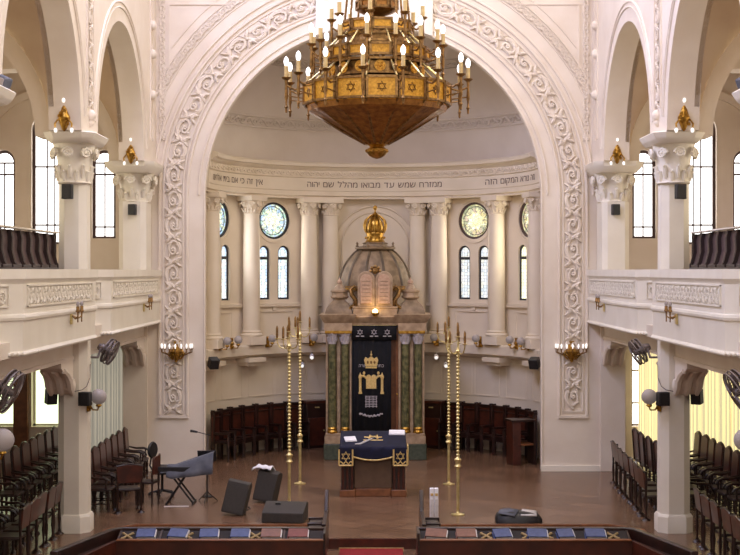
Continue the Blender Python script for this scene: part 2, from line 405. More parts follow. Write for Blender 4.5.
# apse wall with window openings
def cyl_wall(r0, r1, z0, z1, n=96, a0=D(-90), a1=D(90)):
    m = MB(); p = []
    for i in range(n+1):
        th = a0+(a1-a0)*i/n; o = Vector((math.sin(th), math.cos(th), 0))
        p.append((pol(th, 0), o, (0, 0, 1)))
    m.strip(p, [(r0, z0), (r1, z0), (r1, z1), (r0, z1)]); return m
aw = cyl_wall(4.65, 5.15, 0, 8.2).build('wall_apse', PLA, kind='structure')
cutters = []; wins = []
BAYS = [37.4, 64.3]
WINW = .33
def radial(th, r):
    o = Vector((math.sin(th), math.cos(th), 0)); t = Vector((math.cos(th), -math.sin(th), 0))
    return Vector(pol(th, r)), o, t
def win_poly(w_, zb, zt, n=10):
    zc = zt-w_/2
    return [(-w_/2, zb), (w_/2, zb)]+[(x, z) for x, z in arcpts(0, zc, w_/2, 0, PI, n)]
for s in (-1, 1):
    for b in BAYS:
        th = D(b)*s; c, o, t = radial(th, 0)
        cutters.append(MB().prism([(x, z) for x, z in arcpts(0, 6.42, .52, 0, 2*PI, 32)[:-1]], lambda u, v, w: tuple(Vector(pol(th, 0))+t*u+o*w+Vector((0, 0, v))), 4.3, 5.5).build('c', PL, smooth=0))
        for k in (-1, 1):
            th2 = th+D(4.0)*k; o2 = Vector((math.sin(th2), math.cos(th2), 0)); t2 = Vector((math.cos(th2), -math.sin(th2), 0))
            cutters.append(MB().prism(win_poly(WINW+.05, 4.2, 5.72), lambda u, v, w: tuple(Vector(pol(th2, 0))+t2*u+o2*w+Vector((0, 0, v))), 4.3, 5.5).build('c', PL, smooth=0))
cut(aw, cutters)
k = 0
for s in (-1, 1):
    for bi, b in enumerate(BAYS):
        th = D(b)*s
        c, o, t = radial(th, 4.74); c.z = 6.42
        Mx = Matrix((( t.x, 0, o.x, c.x), (t.y, 0, o.y, c.y), (0, 1, 0, c.z), (0, 0, 0, 1)))
        k += 1
        W = thing('window_%d' % k, 'rose', 'window'); del W['label']; del W['category']; W['kind'] = 'structure'
        W.matrix_world = Matrix.Translation(c)
        f = lambda u, v, w: tuple(t*u+o*w+Vector((0, 0, v)))
        ring = [(f(.50*math.cos(a), .50*math.sin(a), -.03), tuple(t*math.cos(a)+Vector((0, 0, math.sin(a)))), tuple(-o)) for a in [2*PI*i/40 for i in range(40)]]
        MB().strip(ring, [(-.04, 0), (-.04, .05), (.02, .05), (.02, 0)], closed=True).build('window_frame', LEAD if s < 0 else FRAME, W)
        MB().prism(arcpts(0, 0, .49, 0, 2*PI, 32)[:-1], f, .0, .012).build('stained_glass_pane', RO_L if s < 0 else RO_R, W)
        ld = MB()
        hexr = [(.25*math.cos(2*PI*i/8+.2), .25*math.sin(2*PI*i/8+.2)) for i in range(8)]
        for i in range(8):
            a = 2*PI*i/8+.2
            ld.tube([f(.09*math.cos(a-.39), .09*math.sin(a-.39), -.01), f(.27*math.cos(a), .27*math.sin(a), -.01), f(.09*math.cos(a+.39), .09*math.sin(a+.39), -.01)], .006, 4)
            ld.tube([f(x, z, -.01) for x, z in arcpts(.33*math.cos(a+.39), .33*math.sin(a+.39), .09, 0, 2*PI, 10)[:-1]], .006, 4, closed=True)
        ld.tube([f(x, z, -.01) for x, z in arcpts(0, 0, .40, 0, 2*PI, 30)[:-1]], .009, 4, closed=True)
        MB().prism([((.33 if i % 2 else .20)*math.cos(PI*i/8), (.33 if i % 2 else .20)*math.sin(PI*i/8)) for i in range(16)], f, -.012, -.004).build('glass_star', STARL if s < 0 else STARR, W)
        ld.build('lead_tracery', LEAD if s < 0 else FRAME, W)
        for kk in (-1, 1):
            th2 = th+D(4.0)*kk; c2, o2, t2 = radial(th2, 4.73); c2.z = 0
            k += 1
            W = thing('window_%d' % k, 'w', 'window'); del W['label']; del W['category']; W['kind'] = 'structure'; W.location = c2
            f2 = lambda u, v, w: tuple(t2*u+o2*w+Vector((0, 0, v)))
            po = win_poly(WINW+.05, 4.2, 5.72); pi_ = win_poly(WINW-.05, 4.25, 5.67)
            fr = MB(); n = len(po); vs = []; fs = []
            for w_ in (-.03, .03):
                vs += [f2(u, v, w_) for u, v in po]+[f2(u, v, w_) for u, v in pi_]
            for i in range(n):
                j = (i+1) % n
                fs += [(i, j, n+j, n+i), (2*n+i, 2*n+j, 3*n+j, 3*n+i), (n+i, n+j, 3*n+j, 3*n+i), (i, j, 2*n+j, 2*n+i)]
            fr.add(vs, fs)
            fr.prism([(-.16, 5.32), (.16, 5.32), (.16, 5.40), (-.16, 5.40)], f2, -.05, .03)
            fr.build('window_frame', LEAD, W)
            MB().prism(win_poly(WINW, 4.22, 5.70), f2, .0, .012).build('stained_glass_pane', ST_L if s < 0 else (ST_Y if bi else ST_R), W)
# apse vault (half dome), with its two ornament bands
dm = MB(); n = 64; m = 20; vs = []; fs = []; RD = 4.62
for j in range(m+1):
    ph = (PI/2)*j/m
    for i in range(n+1):
        th = D(-90)+PI*i/n; vs.append((RD*math.cos(ph)*math.sin(th), YC+RD*math.cos(ph)*math.cos(th), 8.1+RD*math.sin(ph)*.98))
for j in range(m):
    for i in range(n): fs.append((j*(n+1)+i, j*(n+1)+i+1, (j+1)*(n+1)+i+1, (j+1)*(n+1)+i))
dm.add(vs, fs); dm.build('ceiling_apse', PLD, kind='structure', smooth=60)
bn = MB()
def dome_band(zc, wdt, nn, r):
    ph = math.asin((zc-8.1)/(RD*.98)); R = RD*math.cos(ph)
    def bf(u, v, h):
        p2 = ph+v/RD; th = D(-86)+u/R; q = RD-h-.01
        return (q*math.cos(p2)*math.sin(th), YC+q*math.cos(p2)*math.cos(th), 8.1+q*.98*math.sin(p2))
    L = R*D(172)
    scroll(bn, bf, L, wdt*.8, nn, r, 0)
    for v in (-wdt/2, wdt/2):
        bn.tube([bf(L*i/60, v, .01) for i in range(61)], .03, 5)
dome_band(9.15, .30, 56, .022); dome_band(10.75, .26, 44, .02)
bn.build('trim_vault_band', PLD, kind='structure', smooth=60)
# entablature
def ring_prof(prof, n=96, lim=88):
    return [(tuple(pol(D(-lim)+2*D(lim)*i/n, 0)), (math.sin(D(-lim)+2*D(lim)*i/n), math.cos(D(-lim)+2*D(lim)*i/n), 0), (0, 0, 1)) for i in range(n+1)]
en = MB()
en.strip(ring_prof(0, lim=89), [(4.66, 7.06), (4.30, 7.06), (4.30, 7.12), (4.24, 7.14), (4.24, 7.26), (4.22, 7.28), (4.22, 7.62), (4.18, 7.65), (4.20, 7.67), (4.20, 7.84), (4.14, 7.88), (4.10, 7.93), (4.00, 7.95), (3.98, 8.03), (4.04, 8.07), (4.66, 8.12)])
en.build('trim_entablature', PLA, kind='structure', smooth=25)
eo = MB(); scroll(eo, lambda u, v, h: pol(D(-86)+u/4.2, 4.2-h, 7.755+v), 4.2*D(172), .15, 80, .020, 0)
eo.build('trim_entablature_relief', PLA, kind='structure', smooth=60)
# Hebrew verse on the frieze
def frieze_text(txt, thc, width, lab):
    ws, tot = lay_words(txt); sc_ = width/tot
    T = thing('frieze_lettering', lab, 'lettering', pol(thc, 4.215, 7.44), 0, 'Hebrew verses on the apse frieze')
    L = T.location
    for vs, fs in ws:
        out = []
        for x, y in vs:
            p = pol(thc+(x+tot/2)*sc_/4.22, 4.212, 7.38+y*.24); out.append((p[0]-L.x, p[1]-L.y, p[2]-L.z))
        MB().add(out, fs).build('word', TEXTM, T, smooth=0)
frieze_text('ממזרח שמש עד מבואו מהלל שם יהוה', D(.2), 3.95, 'long central Hebrew verse lettered on the apse frieze above the ark')
frieze_text('אין זה כי אם בית אלהים', D(-64.5), 2.6, 'Hebrew verse lettered on the left part of the apse frieze')
frieze_text('מה נורא המקום הזה', D(64.5), 2.6, 'Hebrew verse lettered on the right part of the apse frieze')
# ledge and lower courses
lg = MB(); lg.strip(ring_prof(0, lim=89), [(4.66, 2.58), (4.38, 2.62), (4.30, 2.68), (4.20, 2.70), (4.20, 2.94), (4.26, 2.97), (4.66, 2.97)])
lg.strip(ring_prof(0, lim=89), [(4.66, 3.98), (4.56, 4.0), (4.55, 4.08), (4.66, 4.09)])
lg.build('trim_ledge', PLA, kind='structure', smooth=25)
lp = MB()
for th in [sg*a for sg in (-1, 1) for a in (19, 31, 43, 57, 72)]:
    for a, b, z0, z1 in ((-.9, .9, .0, 0),):
        pass
    c, o, t = radial(D(th), 4.65)
    for (u0, u1, z0, z1) in ((-.45, .45, 1.5, 1.53), (-.45, .45, 2.42, 2.45), (-.45, -.42, 1.5, 2.45), (.42, .45, 1.5, 2.45)):
        lp.prism([(u0, z0), (u1, z0), (u1, z1), (u0, z1)], lambda u, v, w: tuple(c+t*u-o*w+Vector((0, 0, v))), -.03, .03)
for s in (-1, 1):
    for b in BAYS:       # panels under the windows
        c, o, t = radial(D(b)*s, 4.65)
        for (u0, u1, z0, z1) in ((-.62, .62, 3.1, 3.13), (-.62, .62, 3.85, 3.88), (-.62, -.59, 3.1, 3.88), (.59, .62, 3.1, 3.88), (-.06, .06, 3.9, 4.02)):
            lp.prism([(u0, z0), (u1, z0), (u1, z1), (u0, z1)], lambda u, v, w: tuple(c+t*u-o*w+Vector((0, 0, v))), -.06, .05)
        # arched surround of the window group
        for ra in (.60,):
            pth = [(tuple(c+t*ra*math.cos(a)+Vector((0, 0, 6.42+ra*math.sin(a)))), tuple(t*math.cos(a)+Vector((0, 0, math.sin(a)))), tuple(-o)) for a in [2*PI*i/40 for i in range(40)]]
            lp.strip(pth, [(-.03, -.08), (-.03, .035), (.03, .035), (.03, -.08)], closed=True)
for a in (-76, -50.7, 50.7, 76):
    c, o, t = radial(D(a), 4.65)
    lp.prism([(-.34, 2.50), (.34, 2.50), (.34, 2.62), (-.34, 2.62)], lambda u, v, w: tuple(c+t*u-o*w+Vector((0, 0, v))), 0, .52)
    lp.prism([(-.27, 2.40), (.27, 2.40), (.27, 2.50), (-.27, 2.50)], lambda u, v, w: tuple(c+t*u-o*w+Vector((0, 0, v))), 0, .42)
lp.build('trim_apse_panels', PLA, kind='structure')
# blind niche on the back wall behind the ark dome
ni = MB()
for R, w_ in ((.95, .05), (1.12, .05)):
    pts = [(-R, 3.0), (-R, 5.75)]+arcpts(0, 5.75, R, PI, 0, 24)[1:]+[(R, 3.0)]
    pth = []
    for x, z in pts:
        o = Vector((-1 if x < 0 else 1, 0, 0)) if z <= 5.751 else Vector((x, 0, z-5.75)).normalized()
        pth.append(((x+.03, YC+math.sqrt(4.65**2-x*x), z), o, (0, -1, 0)))
    ni.strip(pth, fil(w_, .05))
ni.build('trim_niche', PLA, kind='structure')

# ---- capital builder: flared bell with volutes, leaves and an octagonal abacus
def octo(hx, hy, ch): return [(-hx+ch, -hy), (hx-ch, -hy), (hx, -hy+ch), (hx, hy-ch), (hx-ch, hy), (-hx+ch, hy), (-hx, hy-ch), (-hx, -hy+ch)]
def loft(mb, sections):      # sections: (z, polygon) with equal counts
    n = len(sections[0][1]); vs = []; fs = []
    for z, p in sections: vs += [(x, y, z) for x, y in p]
    for j in range(len(sections)-1):
        for i in range(n): fs.append((j*n+i, j*n+(i+1) % n, (j+1)*n+(i+1) % n, (j+1)*n+i))
    fs += [tuple(range(n))[::-1], tuple((len(sections)-1)*n+i for i in range(n))]
    return mb.add(vs, fs)
def capital(mb, r, h, z0, c=(0, 0), sx=1, sy=1, dens=1):
    cx, cy = c
    mb.lathe([(r*1.0, z0), (r*1.12, z0+.03*h), (r*1.0, z0+.07*h), (r*1.0, z0+.3*h), (r*1.12, z0+.65*h), (r*1.38, z0+h)], (cx, cy, 0), 16, sx=sx, sy=sy)
    nl = 8
    for i in range(nl):         # two rows of leaves
        a = 2*PI*i/nl+PI/8; ca, sa = math.cos(a), math.sin(a)
        P = lambda q, z: (cx+q*ca*sx, cy+q*sa*sy, z)
        mb.tube([P(r*.98, z0+.07*h), P(r*1.04, z0+.2*h), P(r*1.10, z0+.30*h), P(r*1.24, z0+.30*h)], [r*.12, r*.17, r*.14, r*.07], 6)
    for i in range(nl):
        a = 2*PI*i/nl; ca, sa = math.cos(a), math.sin(a)
        P = lambda q, z: (cx+q*ca*sx, cy+q*sa*sy, z)
        mb.tube([P(r*1.0, z0+.15*h), P(r*1.10, z0+.34*h), P(r*1.18, z0+.44*h), P(r*1.34, z0+.42*h)], [r*.10, r*.15, r*.12, r*.06], 6)
        # volute spiral facing out
        vo = []
        for k in range(15):
            t = k/14; aa = t*3.3*PI; rad = r*.37*(1-.75*t)
            u = rad*math.cos(aa)*(1 if i % 2 else -1); z = z0+.74*h+rad*math.sin(aa)*.9
            q = r*1.46
            vo.append((cx+(q*ca-u*sa)*sx, cy+(q*sa+u*ca)*sy, z))
        mb.tube(vo, [r*.10*(1.2-.4*k/14) for k in range(15)], 5)
        if dens: mb.ball((cx+r*1.45*ca*sx, cy+r*1.45*sa*sy, z0+.74*h), r*.13, 6)

# ---- apse columns
col_lab = {-78: 'leftmost column of the apse, half hidden by the arch jamb', -50.7: 'round pale column between the two left rose windows', -25: 'outer column of the pair left of the ark',
           -16.6: 'inner column of the pair next to the left side of the ark', 16.6: 'inner column of the pair next to the right side of the ark', 25: 'outer column of the pair right of the ark',
           50.7: 'round pale column between the two right rose windows', 78: 'rightmost column of the apse, half hidden by the arch jamb'}
for a in (-78, -50.7, -25, -16.6, 16.6, 25, 50.7, 78):
    c = pol(D(a), 4.36)
    T = thing('apse_column', col_lab[a], 'column', (c[0], c[1], 2.97), -D(a), 'columns around the apse')
    MB().box(-.3, .3, -.28, .3, 0, .24).build('pedestal', PLA, T, bevel=.01)
    MB().lathe([(.29, .24), (.31, .27), (.29, .31), (.25, .33), (.27, .36), (.25, .40)], n=24).build('base', PLA, T)
    MB().lathe([(.24, .40), (.235, 2.2), (.215, 3.62)], n=24).build('shaft', PLA, T, smooth=60)
    m = MB(); capital(m, .215, .36, 3.60); m.box(-.31, .31, -.31, .31, 3.96, 4.09)
    m.build('capital', PLA, T)
for a in (-21, 21):
    c = pol(D(a), 4.5)
    T = MB().lathe([(.02, 3.2), (.03, 7.0), (.05, 7.05)], (c[0], c[1], 0), 8).build('trim_pipe_%s' % ('left' if a < 0 else 'right'), PLA, kind='structure')

# ---- nave arcade, aisles and galleries (mirrored left / right)
def SX(s, a, b): return (min(s*a, s*b), max(s*a, s*b))
ZS = 7.62; AR = 2.765
for s in (-1, 1):
    side = 'left' if s < 0 else 'right'
    # upper arcade wall with three arches, seen from the nave
    cs = [16.14, 23.27, 30.4]
    poly = [(35.1, 13.6), (12.6, 13.6), (12.6, ZS)]
    for c in cs:
        poly += [(c-AR, ZS)]+[(y, z) for y, z in arcpts(c, ZS, AR, PI, 0, 40)][1:]
    poly += [(35.1, ZS)]
    MB().prism(poly, lambda u, v, w: (w, u, v), s*5.45, s*6.05).build('wall_%s' % side, PL, kind='structure')
    t = MB()
    for c in cs[1:]:
        for R, wd in ((AR+.30, .04), (AR+.42, .05)):
            pth = [((s*5.45, c+R*math.cos(a), ZS+R*math.sin(a)), (0, math.cos(a), math.sin(a)), (-s, 0, 0)) for a in [PI*.03+PI*.94*i/40 for i in range(41)]]
            t.strip(pth, fil(wd, .03))
    for yc in (19.7, 26.84):     # ornament strip over each pier
        for dy in (-.30, .30): t.box(*SX(s, 5.42, 5.46), yc+dy-.03, yc+dy+.03, 8.1, 13.5)
        scroll(t, lambda u, v, h: (s*(5.45-h), yc+v, 8.2+u), 5.2, .3, 14, .02, 3)
        t.ball((s*5.44, yc, 7.98), .12, 8); t.ball((s*5.44, yc, 7.84), .08, 8)
    for zz in (9.3, 11.0): t.ball((s*5.43, 34.2, zz), .13, 8); t.ball((s*5.43, 34.2, zz+1.0), .13, 8)
    t.box(*SX(s, 5.42, 5.46), 34.05, 34.09, 8.2, 13.4); t.box(*SX(s, 5.42, 5.46), 34.4, 34.44, 8.2, 13.4)
    t.build('trim_arcade_%s' % side, PL, kind='structure', smooth=60)
    # piers and responds
    for i, (yc, hy) in enumerate(((19.7, .8), (26.84, .8))):
        lab = ('%s pillar carrying the gallery and arches, full height in view' if i else 'nearest %s pillar, only its abacus corner in view') % side
        T = thing('pillar', lab, 'pillar', (s*5.77, yc+.14, 0), 0, 'nave pillars')
        if i:
            m = MB(); loft(m, [(0, octo(.335, .335, .16)), (.30, octo(.335, .335, .16)), (.35, octo(.305, .305, .15))]); m.build('base', PL2, T)
            m = MB(); loft(m, [(.35, octo(.285, .29, .14)), (6.68, octo(.27, .28, .135))]); m.build('shaft', PL2, T, smooth=0)
            m = MB(); capital(m, .30, .78, 6.66, sx=.98, sy=1.35); m.build('capital', PL2, T)
        m = MB(); loft(m, [(7.42, octo(.38, .72, .14)), (7.47, octo(.42, .80, .16)), (7.52, octo(.45, .84, .18)), (ZS-.02, octo(.49, .88, .20)), (ZS, octo(.47, .86, .2))]); m.v = [(x-s*.04, y, z) for x, y, z in m.v]; m.build('abacus', PL2, T)
    T = thing('respond_pillar', 'half pillar against the chancel wall on the %s, under the far gallery arch' % side, 'pillar', (s*5.85, 34.3, 0), 0, 'half pillars at the chancel wall')
    m = MB(); loft(m, [(3.9, octo(.33, .5, .12)), (6.68, octo(.33, .5, .12))]); m.build('shaft', PL2, T, smooth=0)
    MB().box(*SX(s, -.20, .42), .6, 1.7, 0, 3.7).build('lower_pier', PL, T, bevel=.01)
    m = MB(); capital(m, .34, .72, 6.66, (0, 0), sy=1.4); m.build('capital', PL2, T)
    m = MB(); loft(m, [(7.36, octo(.45, .85, .14)), (7.5, octo(.58, 1.0, .2)), (ZS, octo(.60, 1.02, .2))]); m.build('abacus', PL2, T)
    # vault over the aisle and the transverse arches
    m = MB(); n = 24; XC = 8.75
    vs = []; fs = []; n = 60; ys = [13.3]
    for c in cs: ys += [c-AR*math.cos(PI*q/40) for q in range(41)]
    ys += [34.2, 36.5]; ny = len(ys)-1
    for j in range(ny+1):
        y = ys[j]
        for i in range(n+1):
            x = 5.95+5.6*i/n; za = 7.6+math.sqrt(max(0, 2.72**2-(x-XC)**2)); zb = 0
            for c in cs:
                if abs(y-c) < AR+1e-6: zb = ZS+math.sqrt(max(0, AR**2-(y-c)**2))
            vs.append((s*x, y, max(za, zb)))
    for j in range(ny):
        for i in range(n): fs.append((j*(n+1)+i, j*(n+1)+i+1, (j+1)*(n+1)+i+1, (j+1)*(n+1)+i))
    m.add(vs, fs).build('ceiling_aisle_%s' % side, VAULT, kind='structure')
    for j, yc in enumerate((19.7, 26.84, 34.2)):
        pts = [(XC-2.34, 3.9), (XC-2.34, 7.62)]+arcpts(XC, 7.62, 2.34, PI, 0, 30)[1:]+[(XC+2.34, 3.9), (XC+2.8, 3.9), (XC+2.8, 10.8), (XC-2.85, 10.8), (XC-2.85, 7.62), (XC-2.85, 3.9)]
        pts = [(XC-2.34, 7.55)]+arcpts(XC, 7.55, 2.34, PI, 0, 30)[1:]+[(XC+2.8, 7.55)]+arcpts(XC, 7.6, 2.8, 0, PI, 30)+[(XC-2.8, 7.55)]
        MB().prism(pts, lambda u, v, w: (s*u, w, v), yc-.35, yc+.35).build('trim_transverse_arch_%s_%s' % (side, ('near', 'middle', 'far')[j]), PL, kind='structure')
    # end wall of the aisle with triple windows above and below
    YE = 36.4
    ew = MB().box(*SX(s, 5.66, 11.2), YE, YE+.4, 0, 11).build('wall_end_%s' % side, PL, kind='structure', smooth=0)
    wl = [(8.34, 1.14, 5.7, 9.2), (7.03, .62, 5.85, 8.15), (9.65, .62, 5.85, 8.15)]
    cutc = [MB().prism([(s*xc+u, v) for u, v in win_poly(w_, zb, zt, 16)], lambda u, v, w: (u, w, v), YE-.2, YE+.6).build('c', PL, smooth=0) for xc, w_, zb, zt in wl]
    for xc, w_, zb, zt in ((8.34, 1.14, .95, 3.0), (7.03, .66, .95, 3.0), (9.65, .62, .95, 3.0)):
        cutc.append(MB().box(s*xc-w_/2, s*xc+w_/2, YE-.2, YE+.6, zb, zt).build('c', PL, smooth=0))
    cut(ew, cutc)
    wi = 0
    for xc, w_, zb, zt in wl:
        wi += 1; k += 1
        W = thing('window_%d' % k, 'w', 'window', (s*xc, YE+.2, 0)); del W['label']; del W['category']; W['kind'] = 'structure'
        po = win_poly(w_, zb, zt, 16); pi_ = win_poly(w_-.15, zb+.06, zt-.075, 16); f = lambda u, v, w: (u, w, v)
        fr = MB(); n = len(po); vs = []; fs = []
        for y_ in (-.05, .05): vs += [f(u, v, y_) for u, v in po]+[f(u, v, y_) for u, v in pi_]
        for i in range(n):
            j = (i+1) % n
            fs += [(i, j, n+j, n+i), (2*n+i, 2*n+j, 3*n+j, 3*n+i), (n+i, n+j, 3*n+j, 3*n+i), (i, j, 2*n+j, 2*n+i)]
        fr.add(vs, fs); q = w_/2
        zr = zt-w_/2
        for z in ([zr, 7.72, 6.2] if w_ > 1 else [zr-.02, zr-.32, 6.15]): fr.box(-q, q, -.03, .03, z-(.05 if z == zr else .024), z+(.05 if z == zr else .024))
        for x in ([-.2, .2, 0] if w_ > 1 else [0]): fr.box(x-.020, x+.020, -.025, .025, zb, zr)
        fr.build('window_frame', FRAME, W); MB().prism(win_poly(w_-.02, zb+.01, zt-.01, 16), f, .0, .01).build('pane', DAYW, W)
    for xc, w_ in ((8.34, 1.14), (7.03, .66), (9.65, .62)):
        k += 1
        W = thing('window_%d' % k, 'w', 'window', (s*xc, YE+.25, 0)); del W['label']; del W['category']; W['kind'] = 'structure'
        fr = MB(); q = w_/2
        for x in (-q+.03, q-.03): fr.box(x-.03, x+.03, -.03, .03, .95, 3.0)
        for z in ((.98, 2.97) if s < 0 else (.98, 1.55, 2.4, 2.97)): fr.box(-q, q, -.03, .03, z-.025, z+.025)
        fr.build('window_frame', PL2 if s < 0 else GREYF, W); MB().box(-q, q, 0, .01, .95, 3.0).build('pane', DAYL if s < 0 else DAYW, W)
    # blind arch round the upper group
    bl = MB(); pth = [((s*8.34+1.95*math.cos(a), YE, 7.75+1.95*math.sin(a)), (math.cos(a), 0, math.sin(a)), (0, -1, 0)) for a in [PI*i/30 for i in range(31)]]
    bl.strip(pth, [(-.12, 0), (-.12, .12), (.05, .16), (.12, .1), (.12, 0)])
    bl.build('trim_blind_arch_%s' % side, PL, kind='structure')
    # curtains before the lower windows
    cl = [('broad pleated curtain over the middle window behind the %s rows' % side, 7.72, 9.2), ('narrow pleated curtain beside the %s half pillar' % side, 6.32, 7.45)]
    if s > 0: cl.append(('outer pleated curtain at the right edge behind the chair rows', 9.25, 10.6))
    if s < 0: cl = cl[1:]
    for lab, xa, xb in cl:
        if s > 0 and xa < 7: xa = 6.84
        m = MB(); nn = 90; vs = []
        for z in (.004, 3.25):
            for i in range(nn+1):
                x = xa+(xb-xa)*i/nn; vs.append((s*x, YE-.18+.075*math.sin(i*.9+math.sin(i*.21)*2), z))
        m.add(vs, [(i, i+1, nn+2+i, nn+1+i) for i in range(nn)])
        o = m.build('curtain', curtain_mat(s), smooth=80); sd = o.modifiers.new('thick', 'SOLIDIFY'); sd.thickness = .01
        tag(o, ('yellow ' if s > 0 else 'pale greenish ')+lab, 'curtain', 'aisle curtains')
    # wooden posts beside the left lower windows
    if s < 0: MB().box(-9.35, -8.98, YE-.12, YE, 0, 3.3).build('trim_wood_post', WOODB, kind='structure')
    # gallery floor, beam and parapet
    MB().box(*SX(s, 5.5, 11.2), 14, 36.4, 3.68, 3.92).build('ceiling_under_gallery_%s' % side, PL, kind='structure', smooth=0)
    m = MB(); m.box(*SX(s, 5.74, 6.10), 14, 35.0, 3.31, 3.68)
    m.box(*SX(s, 5.71, 5.74), 14, 35.0, 3.31, 3.38)
    m.build('trim_gallery_beam_%s' % side, PL, kind='structure')
    prof = [(.0, 4.98), (.05, 5.03), (-.30, 5.03), (-.30, 3.70), (.03, 3.70), (.05, 3.74), (.03, 3.79), (.0, 3.82), (-.01, 3.95), (.0, 4.24), (.05, 4.27), (.06, 4.31), (.05, 4.35), (.01, 4.38), (.01, 4.44), (.0, 4.46), (.0, 4.80), (.03, 4.84), (.05, 4.90), (.05, 5.0)]
    prof = [(-.12, 3.70), (.02, 3.70), (.035, 3.73), (.02, 3.76), (.0, 3.78), (-.01, 4.0), (.0, 4.235), (.03, 4.25), (.04, 4.29), (.03, 4.33), (.005, 4.345), (.0, 4.42), (.0, 4.80), (.02, 4.84), (.05, 4.88), (.05, 5.03), (-.12, 5.03)]
    for bi, (ya, yb) in enumerate(((13.6, 19.75), (20.75, 26.9), (27.88, 34.98))):
        pl = [(5.85, ya-.1), (5.35, ya+.6), (5.35, yb)]
        pth = []
        for i, (x, y) in enumerate(pl):
            ns = []
            for a, b in ((i-1, i), (i, i+1)):
                if a >= 0 and b < len(pl):
                    dx, dy = pl[b][0]-pl[a][0], pl[b][1]-pl[a][1]; L = math.hypot(dx, dy); ns.append(Vector((-dy/L, dx/L)))
            nv = ns[0] if len(ns) == 1 else (ns[0]+ns[1])/(1+ns[0].dot(ns[1]))
            pth.append(((s*x, y, 0), (s*nv.x, nv.y, 0), (0, 0, 1)))
        T = thing('gallery_parapet', '%s gallery parapet bay with carved frieze, %s' % (side, ('nearest the camera', 'in front of the full-height pillar', 'reaching the chancel wall')[bi]), 'parapet', (0, 0, 0), 0, 'gallery parapets')
        MB().strip(pth, prof).build('parapet_wall', PL2, T, smooth=20)
        fz = MB(); y0, y1 = ya+.85, yb-.45
        fz.box(*SX(s, 5.32, 5.36), y0-.04, y1+.04, 4.765, 4.79); fz.box(*SX(s, 5.32, 5.36), y0-.04, y1+.04, 4.445, 4.465)
        fz.box(*SX(s, 5.32, 5.36), y0-.04, y0-.01, 4.45, 4.78); fz.box(*SX(s, 5.32, 5.36), y1+.01, y1+.04, 4.45, 4.78)
        if bi: scroll(fz, lambda u, v, h: (s*(5.35-h), y0+u, 4.615+v), y1-y0, .30, 22, .016)
        # small canted panel
        ax, ay, bx, by = 5.85, ya-.1, 5.35, ya+.6; L = math.hypot(bx-ax, by-ay); dx, dy = (bx-ax)/L, (by-ay)/L
        def cf(u, v, h): return (s*(ax+dx*u-dy*h), ay+dy*u+dx*h, 4.615+v) if True else None
        cfn = lambda u, v, h: (s*(ax+dx*u-dy*h), ay+dy*u+(-abs(dx))*h, 4.615+v)
        if bi:
            scroll(fz, cfn, L*.62, .28, 3, .016)
            for (u0, u1, v0, v1) in ((-.02, L*.66, .15, .17), (-.02, L*.66, -.17, -.15), (L*.65, L*.67, -.17, .17)):
                fz.prism([(u0, v0), (u1, v0), (u1, v1), (u0, v1)], lambda u, v, w: cfn(u, v, w), -.01, .03)
        # egg moulding along the bottom of the canted face
        if bi:
            for i in range(9): fz.ball(cfn(.05+L*.9*i/8, -.88, .05), .035, 6)
            for i in range(9): fz.ball((s*5.32, ya+.6+.1*i, 3.735), .035, 6)
        fz.build('frieze_relief', PL2, T, smooth=60)
    # scroll brackets carrying the beam
    for yc, yl in ((26.84, 'the full-height %s pillar' % side), (34.3, 'the %s half pillar' % side)):
        for d in ((-1,) if yc > 30 else (-1, 1)):
            ysurf = yc+.14+d*.30
            if yc > 30: ysurf = 34.9
            T = thing('scroll_bracket', 'carved scroll bracket under the gallery beam on the %s side of %s' % ('near' if d < 0 else 'far', yl), 'bracket', (s*5.92, ysurf, 3.31), 0, 'scroll brackets')
            m = MB(); pr = [(0, 0), (1.05, 0), (1.02, -.10), (.85, -.18), (.62, -.20), (.46, -.30), (.36, -.46), (.20, -.60), (0, -.66)]
            m.prism(pr, lambda u, v, w: (w, d*u, v), -.19, .19)
            for xx in (-.2, 0, .2): m.tube([(xx, d*.86, -.16), (xx, d*.62, -.24), (xx, d*.42, -.36), (xx, d*.34, -.50), (xx, d*.14, -.64)], [.05, .06, .07, .07, .05], 6)
            m.build('console', PL, T, smooth=40)
            for xx in (-.21, .21):
                m = MB(); m.lathe([(.0, 0), (.13, .0), (.13, .03), (.08, .05), (.0, .06)], (xx, d*.18, -.48), 14, M=Matrix.Rotation(PI/2*(1 if xx > 0 else -1), 3, 'Y')); m.build('volute', PL, T)
# outer walls, back wall with opening for daylight, and the nave ceiling
MB().box(-11.4, -11.2, -4, 36.8, -.2, 11).build('wall_outer_left', PL, kind='structure', smooth=0)
MB().box(11.2, 11.4, -4, 36.8, -.2, 11).build('wall_outer_right', PL, kind='structure', smooth=0)
MB().box(-11.4, 11.4, -4.2, -4, -.2, 14).build('wall_rear', PL, kind='structure', smooth=0)
MB().box(-6.2, 6.2, -4, 35.8, 16.5, 16.7).build('ceiling', PL2, kind='structure', smooth=0)

